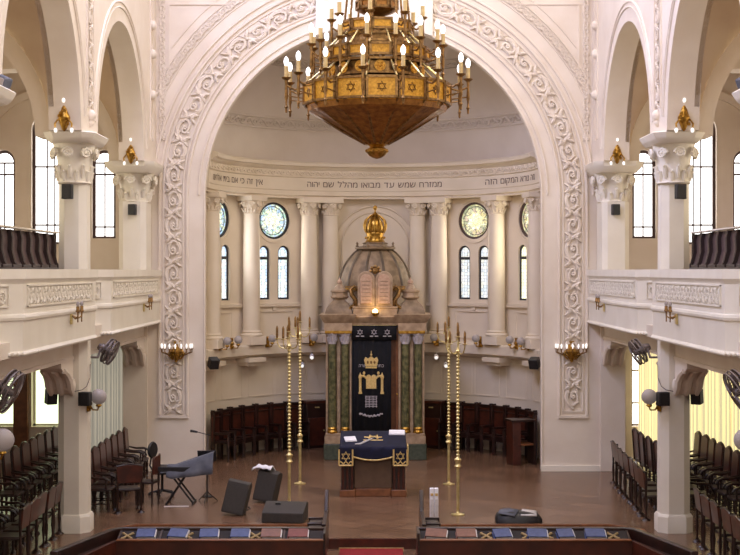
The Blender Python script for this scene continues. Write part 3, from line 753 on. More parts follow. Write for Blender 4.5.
# ================================================================= THE ARK
A = thing('torah_ark', 'tall stone ark with green columns, ribbed dome and gilt crown, centre of the apse', 'ark', (.03, 37.0, 0))
for s in (-1, 1):
    m = MB(); m.box(*SX(s, .62, 1.36), .0, 1.6, 0, .42); m.build('marble_plinth', GREEND, A, bevel=.015)
    m = MB(); m.box(*SX(s, .60, 1.34), .02, 1.6, .42, .62); m.box(*SX(s, .64, 1.31), .06, 1.6, .62, .70); m.build('stone_plinth', STONE, A, bevel=.015)
    m = MB(); m.box(*SX(s, .62, 1.30), .34, 2.6, .70, 3.45); m.box(*SX(s, .92, 1.02), .25, .36, .70, 3.45); m.box(*SX(s, .62, .68), .2, .36, .7, 3.45); m.box(*SX(s, 1.25, 1.31), .2, .36, .7, 3.45)
    m.build('side_pier', STONE, A, bevel=.01)
    for x in (.80, 1.14):
        T = MB().lathe([(.105, .86), (.10, 1.9), (.095, 3.06)], (s*x, .18, 0), 18).build('column', GREENM, A, smooth=60)
        MB().lathe([(.135, .70), (.14, .74), (.115, .78), (.13, .82), (.105, .86)], (s*x, .18, 0), 18).build('column_base', GOLD, T)
        m = MB()
        m.lathe([(.095, 3.06), (.11, 3.08), (.095, 3.11), (.10, 3.2), (.14, 3.33)], (s*x, .18, 0), 14)
        for k in range(8):
            a = 2*PI*k/8; q = lambda r, z: (s*x+r*math.cos(a), .18+r*math.sin(a), z)
            m.tube([q(.095, 3.1), q(.115, 3.18), q(.13, 3.25), q(.155, 3.24)], [.014, .03, .024, .012], 5)
            m.tube([q(.14, 3.30), q(.165, 3.32), q(.15, 3.34)], .018, 5)
        m.build('column_capital', EMBS, T)
    MB().box(*SX(s, .62, 1.33), .04, .5, 3.34, 3.42).build('gilt_band', GOLD, A, bevel=.01)
    m = MB()
    m.strip([((0, 0, 0), (0, 0, 0), (0, 0, 0))], [(0, 0)]) if False else None
    loft(m, [(3.42, octo(.37, .70, .0001)), (3.62, octo(.37, .70, .0001)), (3.70, octo(.42, .76, .0001)), (3.80, octo(.47, .82, .0001)), (3.85, octo(.49, .84, .0001)), (3.86, octo(.44, .78, .0001))])
    m.v = [(x+s*.98, y+.74, z) for x, y, z in m.v]
    m.build('side_entablature', STONE, A, smooth=25)
    # bell roof with turret and pale finial
    m = MB(); m.lathe([(.54, 3.86), (.53, 3.92), (.48, 4.02), (.37, 4.12), (.26, 4.20), (.20, 4.27)], (s*.97, .58, 0), 4, off=PI/4, sx=.95, sy=.95)
    m.v = [((x-s*1.0)*1.0+s*1.0, y, z) for x, y, z in m.v]
    m.build('bell_roof', STONE2, A, smooth=50)
    m = MB(); m.lathe([(.18, 4.25), (.25, 4.28), (.26, 4.32), (.23, 4.34), (.23, 4.42), (.26, 4.44), (.26, 4.48), (.16, 4.52), (.12, 4.60), (.05, 4.66)], (s*.95, .58, 0), 8, off=PI/8)
    m.build('turret', STONE, A)
    m = MB(); m.lathe([(.04, 4.65), (.07, 4.68), (.07, 4.73), (.03, 4.77), (.0, 4.84)], (s*.95, .58, 0), 10); m.build('finial', TABLET, A)
    # gilt scroll beside the tablets
    m = MB()
    m.tube([(s*.47, .30, 4.0), (s*.50, .28, 4.2), (s*.62, .28, 4.36), (s*.66, .28, 4.52), (s*.55, .28, 4.6), (s*.50, .28, 4.5), (s*.56, .28, 4.45)], [.05, .06, .06, .05, .045, .03, .02], 6)
    m.tube([(s*.70, .30, 3.9), (s*.66, .28, 4.02), (s*.56, .28, 4.1), (s*.55, .28, 4.2)], [.05, .05, .04, .02], 6)
    m.box(*SX(s, .46, .80), .30, .42, 4.56, 4.60)
    m.build('gilt_scroll', OLDBR, A, smooth=60)
m = MB(); loft(m, [(3.56, octo(.62, .35, .0001)), (3.62, octo(.62, .36, .0001)), (3.70, octo(.60, .42, .0001)), (3.78, octo(.62, .46, .0001)), (3.80, octo(.60, .44, .0001)), (3.80, octo(.58, .38, .0001)), (4.0, octo(.58, .38, .0001)), (4.02, octo(.60, .40, .0001)), (4.06, octo(.60, .40, .0001))])
m.v = [(x, y+.50, z) for x, y, z in m.v]; m.build('centre_entablature', STONE, A, smooth=25)
MB().box(-.60, .60, .45, 2.6, 3.42, 4.5).build('attic', STONE, A)
MB().box(-.56, .56, .42, 2.5, .05, 3.5).build('door_leaf', WOODB, A)
m = MB()
for x in (-.57, .585): m.box(x-.035, x+.035, .28, .44, .1, 3.5)
m.build('door_jamb', WOODB, A, bevel=.008)
MB().lathe([(.0, 0), (.02, .0), (.03, .02), (.0, .05)], (.585, .26, 1.72), 10, M=Matrix.Rotation(PI/2, 3, 'X')).build('door_knob', GOLD, A)
MB().box(-.62, .62, -.1, .5, 0, .10).build('step', GREEND, A, bevel=.01)
# tablets
m = MB()
def tab(cx, w_, zb, zt): return [(cx+u, v) for u, v in win_poly(w_, zb, zt, 14)]
fr = MB()
for cx in (-.235, .235): fr.prism(tab(cx, .46, 4.06, 5.0), lambda u, v, w: (u, w, v), .12, .34)
fr.build('tablet_frame', STONE, A, bevel=.02)
for cx in (-.235, .235):
    t = MB().prism(tab(cx, .32, 4.13, 4.92), lambda u, v, w: (u, w, v), .07, .13).build('tablet', TABLET, A, bevel=.015)
    ln = MB()
    for i in range(6): ln.box(cx-.11, cx+.11, .062, .075, 4.22+i*.10, 4.235+i*.10)
    ln.build('engraved_lines', STONE2, t)
m = MB()
m.ball((0, .15, 5.0), .09, 8)
for k in range(5): m.ball((.12*math.cos(PI*k/4), .15, 5.0+.12*math.sin(PI*k/4)), .05, 6)
m.build('tablet_crest', OLDBR, A)
# dome
DC = 1.25
prof = [(1.02, 4.45), (1.02, 4.60), (.99, 4.76), (.945, 4.92), (.88, 5.08), (.795, 5.23), (.69, 5.37), (.575, 5.49), (.46, 5.58)]
MB().lathe(prof, (0, DC, 0), 48, sy=.85).build('dome', STONE2, A, smooth=60)
rb = MB()
for k in range(12):
    a = 2*PI*(k+.5)/12
    rb.tube([((r+.005)*math.cos(a), DC+(r+.005)*math.sin(a)*.85, z) for r, z in prof[1:]], [.038]*7+[.03], 6)
rb.build('dome_rib', mat('dark_rib_stone', rgb(78, 62, 44), rgb(104, 86, 62), scale=6, rough=.5), A, smooth=60)['kind'] = 'stuff'
MB().lathe([(1.0, 4.42), (1.06, 4.45), (1.07, 4.50), (1.03, 4.54)], (0, DC, 0), 48, sy=.85).build('dome_base_ring', GOLD, A)
m = MB(); m.lathe([(.46, 5.57), (.55, 5.60), (.56, 5.64), (.52, 5.66), (.34, 5.68), (.33, 5.74), (.36, 5.76), (.30, 5.78)], (0, DC, 0), 24)
for k in range(8):
    a = PI/8+2*PI*k/8; m.lathe([(.03, 5.64), (.045, 5.68), (.02, 5.71), (.035, 5.75), (.0, 5.80)], (.53*math.cos(a), DC+.53*math.sin(a), 0), 6)
m.build('crown_platform', STONE2, A)
CR0 = len(bpy.data.objects); m = MB(); m.lathe([(.31, 5.76), (.33, 5.80), (.29, 5.84), (.28, 5.98), (.31, 6.02), (.30, 6.05), (.27, 6.07)], (0, DC, 0), 24)
for k in range(12):
    a = 2*PI*k/12
    m.tube([(q*math.cos(a), DC+q*math.sin(a), z) for q, z in ((.29, 6.04), (.35, 6.14), (.37, 6.26), (.33, 6.38), (.22, 6.47), (.09, 6.54))], [.03, .034, .034, .03, .025, .018], 6)
    m.ball((.315*math.cos(a), DC+.315*math.sin(a), 5.91), .035, 6)
    m.ball((.33*math.cos(a+.26), DC+.33*math.sin(a+.26), 6.10), .03, 6)
m.lathe([(.10, 6.50), (.12, 6.54), (.06, 6.58), (.03, 6.62), (.025, 6.66), (.06, 6.69), (.075, 6.73), (.06, 6.77), (.0, 6.80)], (0, DC, 0), 12)
m.lathe([(.25, 6.04), (.28, 6.2), (.26, 6.34), (.16, 6.44), (.05, 6.5)], (0, DC, 0), 20)
m.v = [(x*.82, DC+(y-DC)*.82, z) for x, y, z in m.v]; m.build('gilt_crown', GOLD, A, smooth=60)

# curtain hanging before the ark doors
T = thing('ark_curtain', 'black-navy velvet ark curtain embroidered with a crown, gate and tablets', 'curtain', (.0, 37.16, .12))
m = MB(); nn = 80; vs = []
for z in (0, 3.36):
    for i in range(nn+1):
        u = i/nn; vs.append((-.58+1.04*u, .018*math.sin(u*34), z))
m.add(vs, [(i, i+1, nn+2+i, nn+1+i) for i in range(nn)]); o = m.build('drape', NAVY, T, smooth=80); sd = o.modifiers.new('t', 'SOLIDIFY'); sd.thickness = .012
m = MB(); vs = []
for z in (3.05, 3.43):
    for i in range(nn+1):
        u = i/nn; vs.append((-.59+1.19*u, -.035+.012*math.sin(u*40), z))
m.add(vs, [(i, i+1, nn+2+i, nn+1+i) for i in range(nn)]); o = m.build('valance', NAVY, T, smooth=80); sd = o.modifiers.new('t', 'SOLIDIFY'); sd.thickness = .012
MB().rod((-.62, .0, 3.44), (.62, .0, 3.44), .012).build('curtain_rod', BRASS, T)
def star(mb, cx, cz, r, y, t=.009, f=None):
    f = f or (lambda u, v: (u, y, v))
    for o_ in (0, PI):
        mb.tube([f(cx+r*math.sin(o_+2*PI*k/3), cz+r*math.cos(o_+2*PI*k/3)) for k in range(3)], t, 5, closed=True)
for x in (-.37, -.0, .35):
    m = MB(); star(m, x, 3.26, .075, -.055, .012); m.box(x-.11, x-.02, -.06, -.05, 3.14, 3.165); m.box(x+.02, x+.11, -.06, -.05, 3.14, 3.165); m.build('star_embroidery', EMBS, T, smooth=0)
EX = -.075
m = MB()
m.box(EX-.15, EX+.15, -.045, -.025, 2.30, 2.35)
m.prism([(-.15, 2.36), (.15, 2.36), (.19, 2.52), (.15, 2.60), (.08, 2.56), (.0, 2.62), (-.08, 2.56), (-.15, 2.60), (-.19, 2.52)], lambda u, v, w: (EX+u, w, v), -.045, -.025)
m.ball((EX, -.035, 2.66), .03, 8); m.box(EX-.008, EX+.008, -.04, -.025, 2.66, 2.76)
m.build('crown_embroidery', EMB, T)
m = MB()
for x in (-.09, 0, .09): m.ball((EX+x, -.045, 2.46), .028, 6, sz=1.6)
m.build('crown_jewels', OLDBR, T)
# letters beside the crown, then the gate with the tablets
for wd, cx in (('כתר', .235), ('תורה', -.225)):
    ws, tot = lay_words(wd); q = .20/tot
    for vs, fs in ws: MB().add([(EX+cx+(x+tot/2)*q, -.03, 2.33+y*.12) for x, y in vs], fs).build('embroidered_word', EMBS, T, smooth=0)
for s in (-1, 1):
    m = MB(); m.lathe([(.05, 1.62), (.05, 1.66), (.035, 1.69), (.035, 2.02), (.05, 2.05), (.05, 2.09), (.02, 2.14), (.0, 2.20)], (EX+s*.29, -.02, 0), 8, sy=.5)
    m.tube([(EX+s*.29, -.03, 2.02), (EX+s*.24, -.03, 2.10), (EX+s*.17, -.03, 2.08), (EX+s*.13, -.03, 2.02)], [.02, .035, .035, .02], 6)
    m.ball((EX+s*.19, -.03, 2.17), .035, 8, sz=1.4)
    m.build('gate_embroidery', EMB, T)
m = MB()
for s in (-1, 1): m.prism(tab(EX+s*.068, .135, 1.76, 2.13), lambda u, v, w: (u, w, v), -.045, -.02)
m.build('tablets_embroidery', EMB, T)
m = MB()
for k in range(7): m.box(EX-.16+.008*k*0+(.03 if k in (2, 4) else 0), EX+.16-(.03 if k in (2, 4) else 0), -.038, -.024, 1.28+k*.045, 1.295+k*.045)
for x in (-.14, -.05, .05, .14): m.box(EX+x-.008, EX+x+.008, -.04, -.024, 1.26, 1.57)
m.build('monogram_embroidery', EMBS, T, smooth=0)
m = MB()
for k in range(15):
    u = (k-7)/7; m.ball((EX+u*.29, -.03, 1.02+.07*u*u+.02*(k % 2)), .024 if k % 3 else .034, 6)
m.build('garland_embroidery', EMBS, T)
# eternal light
T = thing('eternal_light', 'small glowing yellow lamp on the ledge below the tablets of the ark', 'lamp', (.03, 36.93, 3.80))
MB().lathe([(.05, 0), (.06, .02), (.10, .07), (.12, .10)], n=14).build('lamp_dish', GOLD, T)
MB().ball((0, 0, .13), .075, 12).build('glass_bulb', WARML, T)
l = bpy.data.lights.new('lamp_glow', 'POINT'); l.energy = 3.5; l.color = (1, .65, .25); l.shadow_soft_size = .08
lo = bpy.data.objects.new('lamp_glow', l); sc.collection.objects.link(lo); lo.parent = T; lo.location = (0, -.12, .22)

# ================================================================= READING DESK
T = thing('reading_desk', 'dark wooden reading desk with fluted corner posts on a low wood base', 'desk', (-.02, 31.0, 0))
m = MB(); m.box(-.74, -.40, -.02, 1.0, 0, .15); m.box(.40, .74, -.02, 1.0, 0, .15); m.box(-.40, .40, .04, 1.0, 0, .17); m.build('plinth', WOODB, T, bevel=.012)
m = MB(); m.box(-.42, .42, .12, .95, .17, 1.0); m.build('front_panel', mat('faded_panel_wood', rgb(92, 68, 50), rgb(104, 78, 58), scale=5, rough=.5), T, bevel=.01)
for s in (-1, 1):
    for yy in (.06, .80):
        P = MB().box(*SX(s, .43, .71), yy, yy+.12, .15, 1.02).build('corner_post', WOOD, T)
        fl_ = MB()
        for x in (.47, .57, .67): fl_.lathe([(.032, .17), (.028, .2), (.028, .98), (.032, 1.0)], (s*x, yy-.01, 0), 10)
        fl_.build('flute', WOODR, P)
m = MB(); m.prism([(-.02, 1.02), (1.08, 1.02), (1.08, 1.30), (-.02, 1.08)], lambda u, v, w: (w, u, v), -.74, .74); m.build('sloping_top', WOOD, T, bevel=.01)
# blue velvet cover
T = thing('desk_cover', 'blue velvet cover with gold fringe and star corners draped over the reading desk', 'cover', (-.02, 31.0, 1.08))
m = MB(); nu, nv = 60, 24; vs = []
for j in range(nv+1):
    for i in range(nu+1):
        u = -.74+1.48*i/nu
        t = j/nv
        if t < .72: y = 1.08-1.14*(t/.72); z = .235-.235*(t/.72)+.012
        else:
            y = -.06-.012*math.sin(u*22); q = (t-.72)/.28
            drop = .16+.10*(1-(u/.5)**2) if abs(u) < .5 else .16
            z = .01-drop*q
        vs.append((u, y, z))
for j in range(nv):
    for i in range(nu): m.f.append((j*(nu+1)+i, j*(nu+1)+i+1, (j+1)*(nu+1)+i+1, (j+1)*(nu+1)+i))
m.v = vs; o = m.build('velvet', NAVY2, T, smooth=60); sd = o.modifiers.new('t', 'SOLIDIFY'); sd.thickness = .012; sd.offset = 1
m = MB(); m.tube([(u, -.07-.012*math.sin(u*22), .0-(.16+.10*(1-(u/.5)**2))) for u in [-.46+.92*i/40 for i in range(41)]], .018, 6); m.build('fringe', EMB, T)
for s in (-1, 1):
    T2 = MB().box(*SX(s, .45, .755), -.10, -.075, -.38, .02).build('corner_flap', NAVY2, T, bevel=.004)
    m = MB(); xc = s*.602; y = -.112
    for a, b in (((xc-.15, -.37), (xc+.15, -.37)), ((xc-.15, -.37), (xc-.15, -.02)), ((xc+.15, -.37), (xc+.15, -.02))): m.tube([(a[0], y, a[1]), (b[0], y, b[1])], .02, 6)
    star(m, xc, -.17, .10, y, .014)
    m.tube([(xc-.14+.28*i/10, y, -.31+.03*math.sin(i*PI/2)) for i in range(11)], .014, 5)
    m.build('flap_embroidery', EMB, T2)
    if s > 0:
        T3 = MB().box(.755, .785, -.06, .3, -.36, .06).build('side_flap', EMB, T, bevel=.004)
def slope(x, y, h=0): return (x, 31.0+y, 1.105+.2056*(y+.0)+h)
m = MB()
m.tube([(-.20, .62, .165), (-.1, .60, .16), (.0, .66, .175), (.1, .60, .16), (.20, .62, .165)], .02, 6); m.tube([(-.09, .5, .14), (-.07, .75, .19), (.0, .62, .165), (.09, .75, .19), (.1, .5, .14)], .022, 6)
m.tube([(-.22, .42, .12), (.22, .42, .12)], .018, 6)
m.build('cover_embroidery', EMB, T)
TILT = Matrix.Rotation(math.atan(.2056), 4, 'X')
def paper(name, lab, cat, x, y, w_, d_, rz, m_=WHITE, t=.02):
    T = MB(); M = Matrix.Rotation(rz, 4, 'Z'); T.obox(M, w_, d_, t)
    T.obox(Matrix.Translation((0, 0, t*.9)) @ Matrix.Rotation(rz, 4, 'Z'), w_*.96, d_*.94, t*.7)
    o = T.build(name, m_, bevel=.003); o.rotation_euler = (math.atan(.2056), 0, 0); o.location = slope(x, y, .022+t/2); tag(o, lab, cat); return o
paper('open_book', 'open white book at the left of the blue-covered desk', 'book', -.53, .42, .26, .30, .15)
paper('papers', 'flat stack of white papers at the top right corner of the desk', 'papers', .52, .88, .36, .30, -.03)
m = MB(); m.tube([(.0, 0, 0), (.12, .02, .0), (.24, .20, .0), (.40, .42, .0)], [.015, .022, .022, .01], 6)
o = m.build('cloth_ribbon', PAPER); o.location = slope(-.42, .10, .03); o.rotation_euler = (math.atan(.2056), 0, 0); tag(o, 'pale twisted cloth band lying across the blue desk cover', 'ribbon')

# ================================================================= CANDELABRA
def candelabrum(loc, lab, h, rz):
    T = thing('candelabrum', lab, 'candelabrum', loc, rz, 'tall brass candelabra')
    MB().lathe([(.14, 0), (.14, .02), (.05, .04), (.03, .07)], n=20).build('foot', BRASS, T)
    m = MB(); pr = [(.03, .05), (.032, .2), (.032, .95), (.05, .97), (.075, 1.0), (.05, 1.03), (.045, 1.06), (.06, 1.10), (.075, 1.14), (.04, 1.17)]
    z = 1.2; top = h-.62
    while z < top:
        pr += [(.022, z), (.038, z+.018), (.038, z+.035), (.022, z+.055)]; z += .075
    pr += [(.03, top), (.06, top+.03), (.03, top+.06), (.02, top+.12)]
    m.lathe(pr, n=12); m.build('pole', BRASS, T)
    for k in range(5):
        a = 2*PI*k/5+.3; c, s_ = math.cos(a), math.sin(a); r = .26 if k else .0
        b = MB()
        if k: b.tube([(q*c, q*s_, top+z) for q, z in ((.02, .02), (.10, -.03), (.20, .0), (.25, .08), (.26, .16))], .014, 6)
        else: b.tube([(0, 0, top+.05), (0, 0, top+.30)], .014, 6)
        zz = top+(.16 if k else .30)
        b.lathe([(.02, zz), (.055, zz+.02), (.055, zz+.03), (.02, zz+.035)], (r*c, r*s_, 0), 10)
        br = b.build('branch', BRASS, T)
        MB().lathe([(.02, zz+.03), (.026, zz+.06), (.026, zz+.24), (.012, zz+.28), (0, zz+.30)], (r*c, r*s_, 0), 10).build('candle_holder', OLDBR, br)
candelabrum((-1.78, 29.4, 0), 'front left brass candelabrum, its foot hidden by the black floor monitor', 4.02, .2)
candelabrum((-1.74, 32.9, 0), 'back left brass candelabrum with beaded pole, nearer the ark', 4.10, .5)
candelabrum((1.72, 28.7, 0), 'front right brass candelabrum standing furthest from the ark', 3.95, -.1)
candelabrum((1.75, 32.8, 0), 'back right brass candelabrum, nearer the ark', 3.98, .3)

# ================================================================= CHANDELIER
CH = thing('chandelier', 'huge tiered gilt chandelier with star panels and candle bulbs hanging in the great arch', 'chandelier', (.05, 24.0, 5.0))
def zz(py): return (271-py)*24/1400
def rr(px): return px*24/1400
N = 15; OFF = math.radians(-90-8.4)
def ringpt(r, k, z, n=N): a = OFF+2*PI*k/n; return (r*math.cos(a), r*math.sin(a), z)
m = MB(); m.lathe([(rr(71), zz(107)), (rr(69), zz(112)), (rr(52), zz(121)), (rr(33), zz(132)), (rr(16), zz(142)), (rr(10), zz(145))], n=N, off=OFF); m.build('cone_bowl', CONEM, CH, smooth=0)
m = MB()
for k in range(N):
    m.tube([ringpt(rr(r), k, zz(p)) for r, p in ((72, 107), (53, 120), (34, 132), (12, 144))], .022, 6)
m.build('cone_rib', OLDBR, CH, smooth=60)['kind'] = 'stuff'
m = MB(); m.lathe([(rr(9), zz(140)), (rr(12), zz(142)), (rr(10), zz(145)), (rr(7), zz(147)), (rr(10), zz(149)), (rr(11), zz(152)), (rr(8), zz(156)), (rr(4), zz(158)), (0, zz(159))], n=16)
for k in range(12):
    a = 2*PI*k/12; m.ball((rr(11)*math.cos(a), rr(11)*math.sin(a), zz(143)), .035, 6); m.ball((rr(10)*math.cos(a+.2), rr(10)*math.sin(a+.2), zz(151)), .035, 6)
m.build('bottom_finial', GOLD, CH)
def tier(r, p0, p1, n, name, star_=False, pm=PANELG):
    z0, z1 = zz(p0), zz(p1)
    for k in range(n):
        A_, B_ = Vector(ringpt(r, k, 0, n)), Vector(ringpt(r, k+1, 0, n)); o_ = ((A_+B_)/2).normalized(); t = (B_-A_).normalized(); L = (B_-A_).length
        c = (A_+B_)/2
        f = lambda u, v, h: tuple(c+t*u+o_*h+Vector((0, 0, v)))
        P = MB().prism([(-L/2+.01, z0), (L/2-.01, z0), (L/2-.01, z1), (-L/2+.01, z1)], f, -.01, .01).build(name, pm, CH, smooth=0)
        q = MB()
        for v in (z0+.015, z1-.015): q.prism([(-L/2, v-.02), (L/2, v-.02), (L/2, v+.02), (-L/2, v+.02)], f, -.02, .035)
        for u in (-L/2+.02, L/2-.02): q.prism([(u-.02, z0), (u+.02, z0), (u+.02, z1), (u-.02, z1)], f, -.02, .035)
        if star_:
            zc = (z0+z1)/2
            for o2 in (0, PI): q.tube([f(.08*math.sin(o2+2*PI*j/3), zc+.08*math.cos(o2+2*PI*j/3), .016) for j in range(3)], .009, 4, closed=True)
        q.build('panel_frame', OLDBR, P, smooth=0)
tier(rr(73), 106, 85, N, 'star_panel', True)
tier(rr(52), 62, 50, N, 'middle_panel')
tier(rr(35), 34, 23, 10, 'upper_panel')
tier(rr(20), 10, 1, 8, 'top_panel', pm=CONEM)
m = MB(); m.lathe([(rr(20), zz(11)), (rr(14), zz(14)), (rr(4), zz(17))], n=16); m.build('top_dish', CONEM, CH)
m = MB(); m.lathe([(.03, zz(110)), (.04, zz(60)), (.06, zz(40)), (.04, zz(20)), (.03, zz(-60))], n=10); m.build('stem', OLDBR, CH)
MB().lathe([(rr(43), zz(79)), (rr(43), zz(65)), (rr(42), zz(65))], n=N, off=OFF).build('rosette_backing', OLDBR, CH, smooth=0)
for k in range(N):           # ring of rosettes
    a = OFF+2*PI*(k+.5)/N; r = rr(46); f = lambda u, v, h: ((r+h)*math.cos(a)-u*math.sin(a), (r+h)*math.sin(a)+u*math.cos(a), zz(72)+v)
    q = MB(); q.prism([(.095*math.cos(j*PI/8), .095*math.sin(j*PI/8)) for j in range(16)], f, 0, .02)
    q.ball(f(0, 0, .02), .03, 6)
    for j in range(6): q.ball(f(.055*math.cos(j*PI/3), .055*math.sin(j*PI/3), .02), .02, 6)
    q.build('rosette', PANELG, CH, smooth=40)
m = MB()
for r, p in ((50, 66), (46, 79), (33, 46), (30, 38)): m.lathe([(rr(r)-.02, zz(p)), (rr(r)+.02, zz(p)), (rr(r)+.02, zz(p)+.04), (rr(r)-.02, zz(p)+.04), (rr(r)-.02, zz(p))], n=N, off=OFF)
m.lathe([(rr(32), zz(47)), (rr(30), zz(37))], n=N, off=OFF)
m.build('band_ring', OLDBR, CH, smooth=0)
m = MB(); m.lathe([(rr(31), zz(46)), (rr(30), zz(37)), (rr(29), zz(37))], n=N, off=OFF); m.build('gallery_ring', CONEM, CH, smooth=0)
for k in range(N): MB().rod(ringpt(rr(71), k, zz(85)), ringpt(rr(47), k, zz(64)), .016, 6).build('lower_stay', BRASS, CH)
for k in range(N): MB().rod(ringpt(rr(50), k, zz(50)), ringpt(rr(30), k, zz(30)), .014, 6).build('upper_stay', BRASS, CH)
for k in range(8): MB().rod(ringpt(rr(33), k, zz(24), 8), ringpt(rr(24), k, zz(-60), 8), .02, 6).build('suspension_rod', OLDBR, CH)
def candle_arm(r0, r1, pc, k, n, ph=100):
    z = zz(pc); a = OFF+2*PI*k/n; c, s_ = math.cos(a), math.sin(a); P = lambda q, h: (q*c, q*s_, h)
    q = MB(); q.tube([P(r0, z-.16), P((r0+r1)/2, z-.20), P(r1-.02, z-.14), P(r1, z-.12)], .018, 6)
    q.lathe([(.0, z-.60), (.018, z-.58), (.02, z-.52), (.035, z-.49), (.015, z-.46), (.018, z-.38), (.03, z-.34), (.022, z-.12), (.03, z-.04), (.075, z-.012), (.085, z+.01), (.03, z+.012)], P(r1, 0), 10)
    q.tube([P(r0, z-.34), P(r1, z-.30)], .012, 5)
    b = q.build('candle_arm', OLDBR, CH)
    MB().lathe([(.034, z+.01), (.034, z+.20)], P(r1, 0), 10).build('candle_sleeve', CANDLE, b)
    MB().lathe([(.02, z+.20), (.038, z+.24), (.043, z+.28), (.033, z+.33), (.0, z+.37)], P(r1, 0), 10).build('bulb', BULB, b)
for k in range(N): candle_arm(rr(74), rr(91), 80, k, N)
for k in range(N): candle_arm(rr(53), rr(66), 46, k, N)
for k in range(8): candle_arm(rr(34), rr(46), 19, k, 8)

# ================================================================= WALL LIGHTS
for s in (-1, 1):
    side = 'left' if s < 0 else 'right'
    # many-armed gilt sconce on the scroll pilaster
    T = thing('candle_sconce', 'gilt many-armed candle sconce on the %s scroll pilaster of the great arch' % side, 'sconce', (s*4.92+.0, 34.98, 3.0), 0, 'many-armed sconces on the arch')
    m = MB(); m.lathe([(.0, -.28), (.04, -.25), (.06, -.18), (.16, -.08), (.20, .0), (.10, .06), (.05, .12)], (0, -.14, 0), 14); m.box(-.08, .08, -.04, .02, -.2, .25)
    for q_ in range(8):
        aq = PI*q_/7+PI; m.tube([(0, -.14, .1), (.16*math.cos(aq), -.14+.12*math.sin(aq), .02), (.22*math.cos(aq), -.14+.16*math.sin(aq), -.08), (.1*math.cos(aq), -.14+.08*math.sin(aq), -.2)], .014, 5)
    m.build('gilt_body', GOLD, T)
    for k in range(9):
        a = PI+PI*k/8; r = .38; c, s_ = math.cos(a), math.sin(a); y = -.06+r*s_*.7
        b = MB(); b.tube([(0, -.1, .0), (r*.5*c, -.08+r*.4*s_, -.10), (r*c, y, -.02), (r*c, y, .06)], .015, 5); b.lathe([(.01, .05), (.04, .06), (.04, .075)], (r*c, y, 0), 8)
        b = b.build('arm', OLDBR, T)
        MB().lathe([(.014, .07), (.014, .10), (.026, .13), (.022, .17), (0, .20)], (r*c, y, 0), 8).build('bulb', BULBW, b)
    # brass wall lights above the abaci
    for yc, z, zl in ((26.1, 7.90, 'above the capital of the full-height pillar'), (33.25, 7.84, 'above the capital of the half pillar')):
        T = thing('gilt_wall_light', 'small gilt wall light with three bulbs %s, %s side' % (zl, side), 'wall light', (s*5.76, yc-.04, z-.07), 0, 'gilt lights above the capitals')
        m = MB(); m.lathe([(.0, -.24), (.04, -.2), (.09, -.08), (.12, .02), (.08, .12), (.05, .2), (.03, .26)], (0, -.03, 0), 10)
        for k in range(6): m.ball((.08*math.cos(k), -.10, -.1+.05*k), .035, 6)
        for q in (-1, 1): m.tube([(0, -.05, -.05), (q*.1, -.1, -.02), (q*.16, -.1, -.1), (q*.15, -.1, -.16)], .018, 5)
        m.build('gilt_mount', GOLD, T)
        for x, zq in ((-.15, -.22), (.15, -.22), (0, .34)): MB().ball((x, -.08, zq), .034, 8, sz=1.4).build('bulb', BULBW, T)
    # two-armed brass lights on the parapets
    for yc, zl in ((24.7, 'in front of the full-height pillar'), (32.5, 'near the chancel wall')):
        T = thing('parapet_light', 'two-armed brass light fixed to the %s gallery parapet %s' % (side, zl), 'wall light', (s*5.35, yc, 4.22), 0, 'brass lights on the gallery parapets')
        m = MB(); m.box(*SX(-s, -.0, .03), -.06, .06, -.16, .10); m.build('back_plate', BRASS, T, bevel=.005)
        for d in (-.16, .16):
            b = MB(); b.tube([(-s*.02, 0, 0), (-s*.10, d*.5, -.06), (-s*.16, d, -.02), (-s*.16, d, .06)], .015, 6); b.lathe([(.02, .05), (.045, .07), (.03, .10), (.03, .16)], (-s*.16, d, 0), 8)
            b.tube([(-s*.16, d, -.02), (-s*.16, d, -.12)], .012, 5)
            b = b.build('arm', OLDBR, T); MB().ball((-s*.16, d, .20), .034, 8, sz=1.3).build('bulb', GLOBE, b)
def globe_light(lab, base, out, r=.13, n=1, spread=.0, group='globe wall lights'):
    out = Vector(out).normalized(); rz = math.atan2(out.y, out.x)
    T = thing('globe_light', lab, 'wall light', base, rz, group)   # local +x points away from the wall
    m = MB(); m.obox(Matrix.Translation((.015, 0, 0)), .03, .12, .30); m.ball((.04, 0, 0), .05, 8)
    for z_ in (-.1, .1): m.ball((.04, 0, z_), .03, 6)
    m.build('back_plate', GOLD, T)
    for k in range(n):
        d = (k-(n-1)/2)*spread
        b = MB(); b.tube([(.03, 0, -.02), (.10, d*.5, -.12), (.20, d, -.12), (.22, d, -.05)], .016, 6); b.lathe([(.02, -.07), (.06, -.04), (.05, -.01)], (.22, d, 0), 10)
        b = b.build('arm', GOLD, T); MB().ball((.22, d, r*.9), r, 16).build('glass_globe', GLOBE, b, smooth=80)
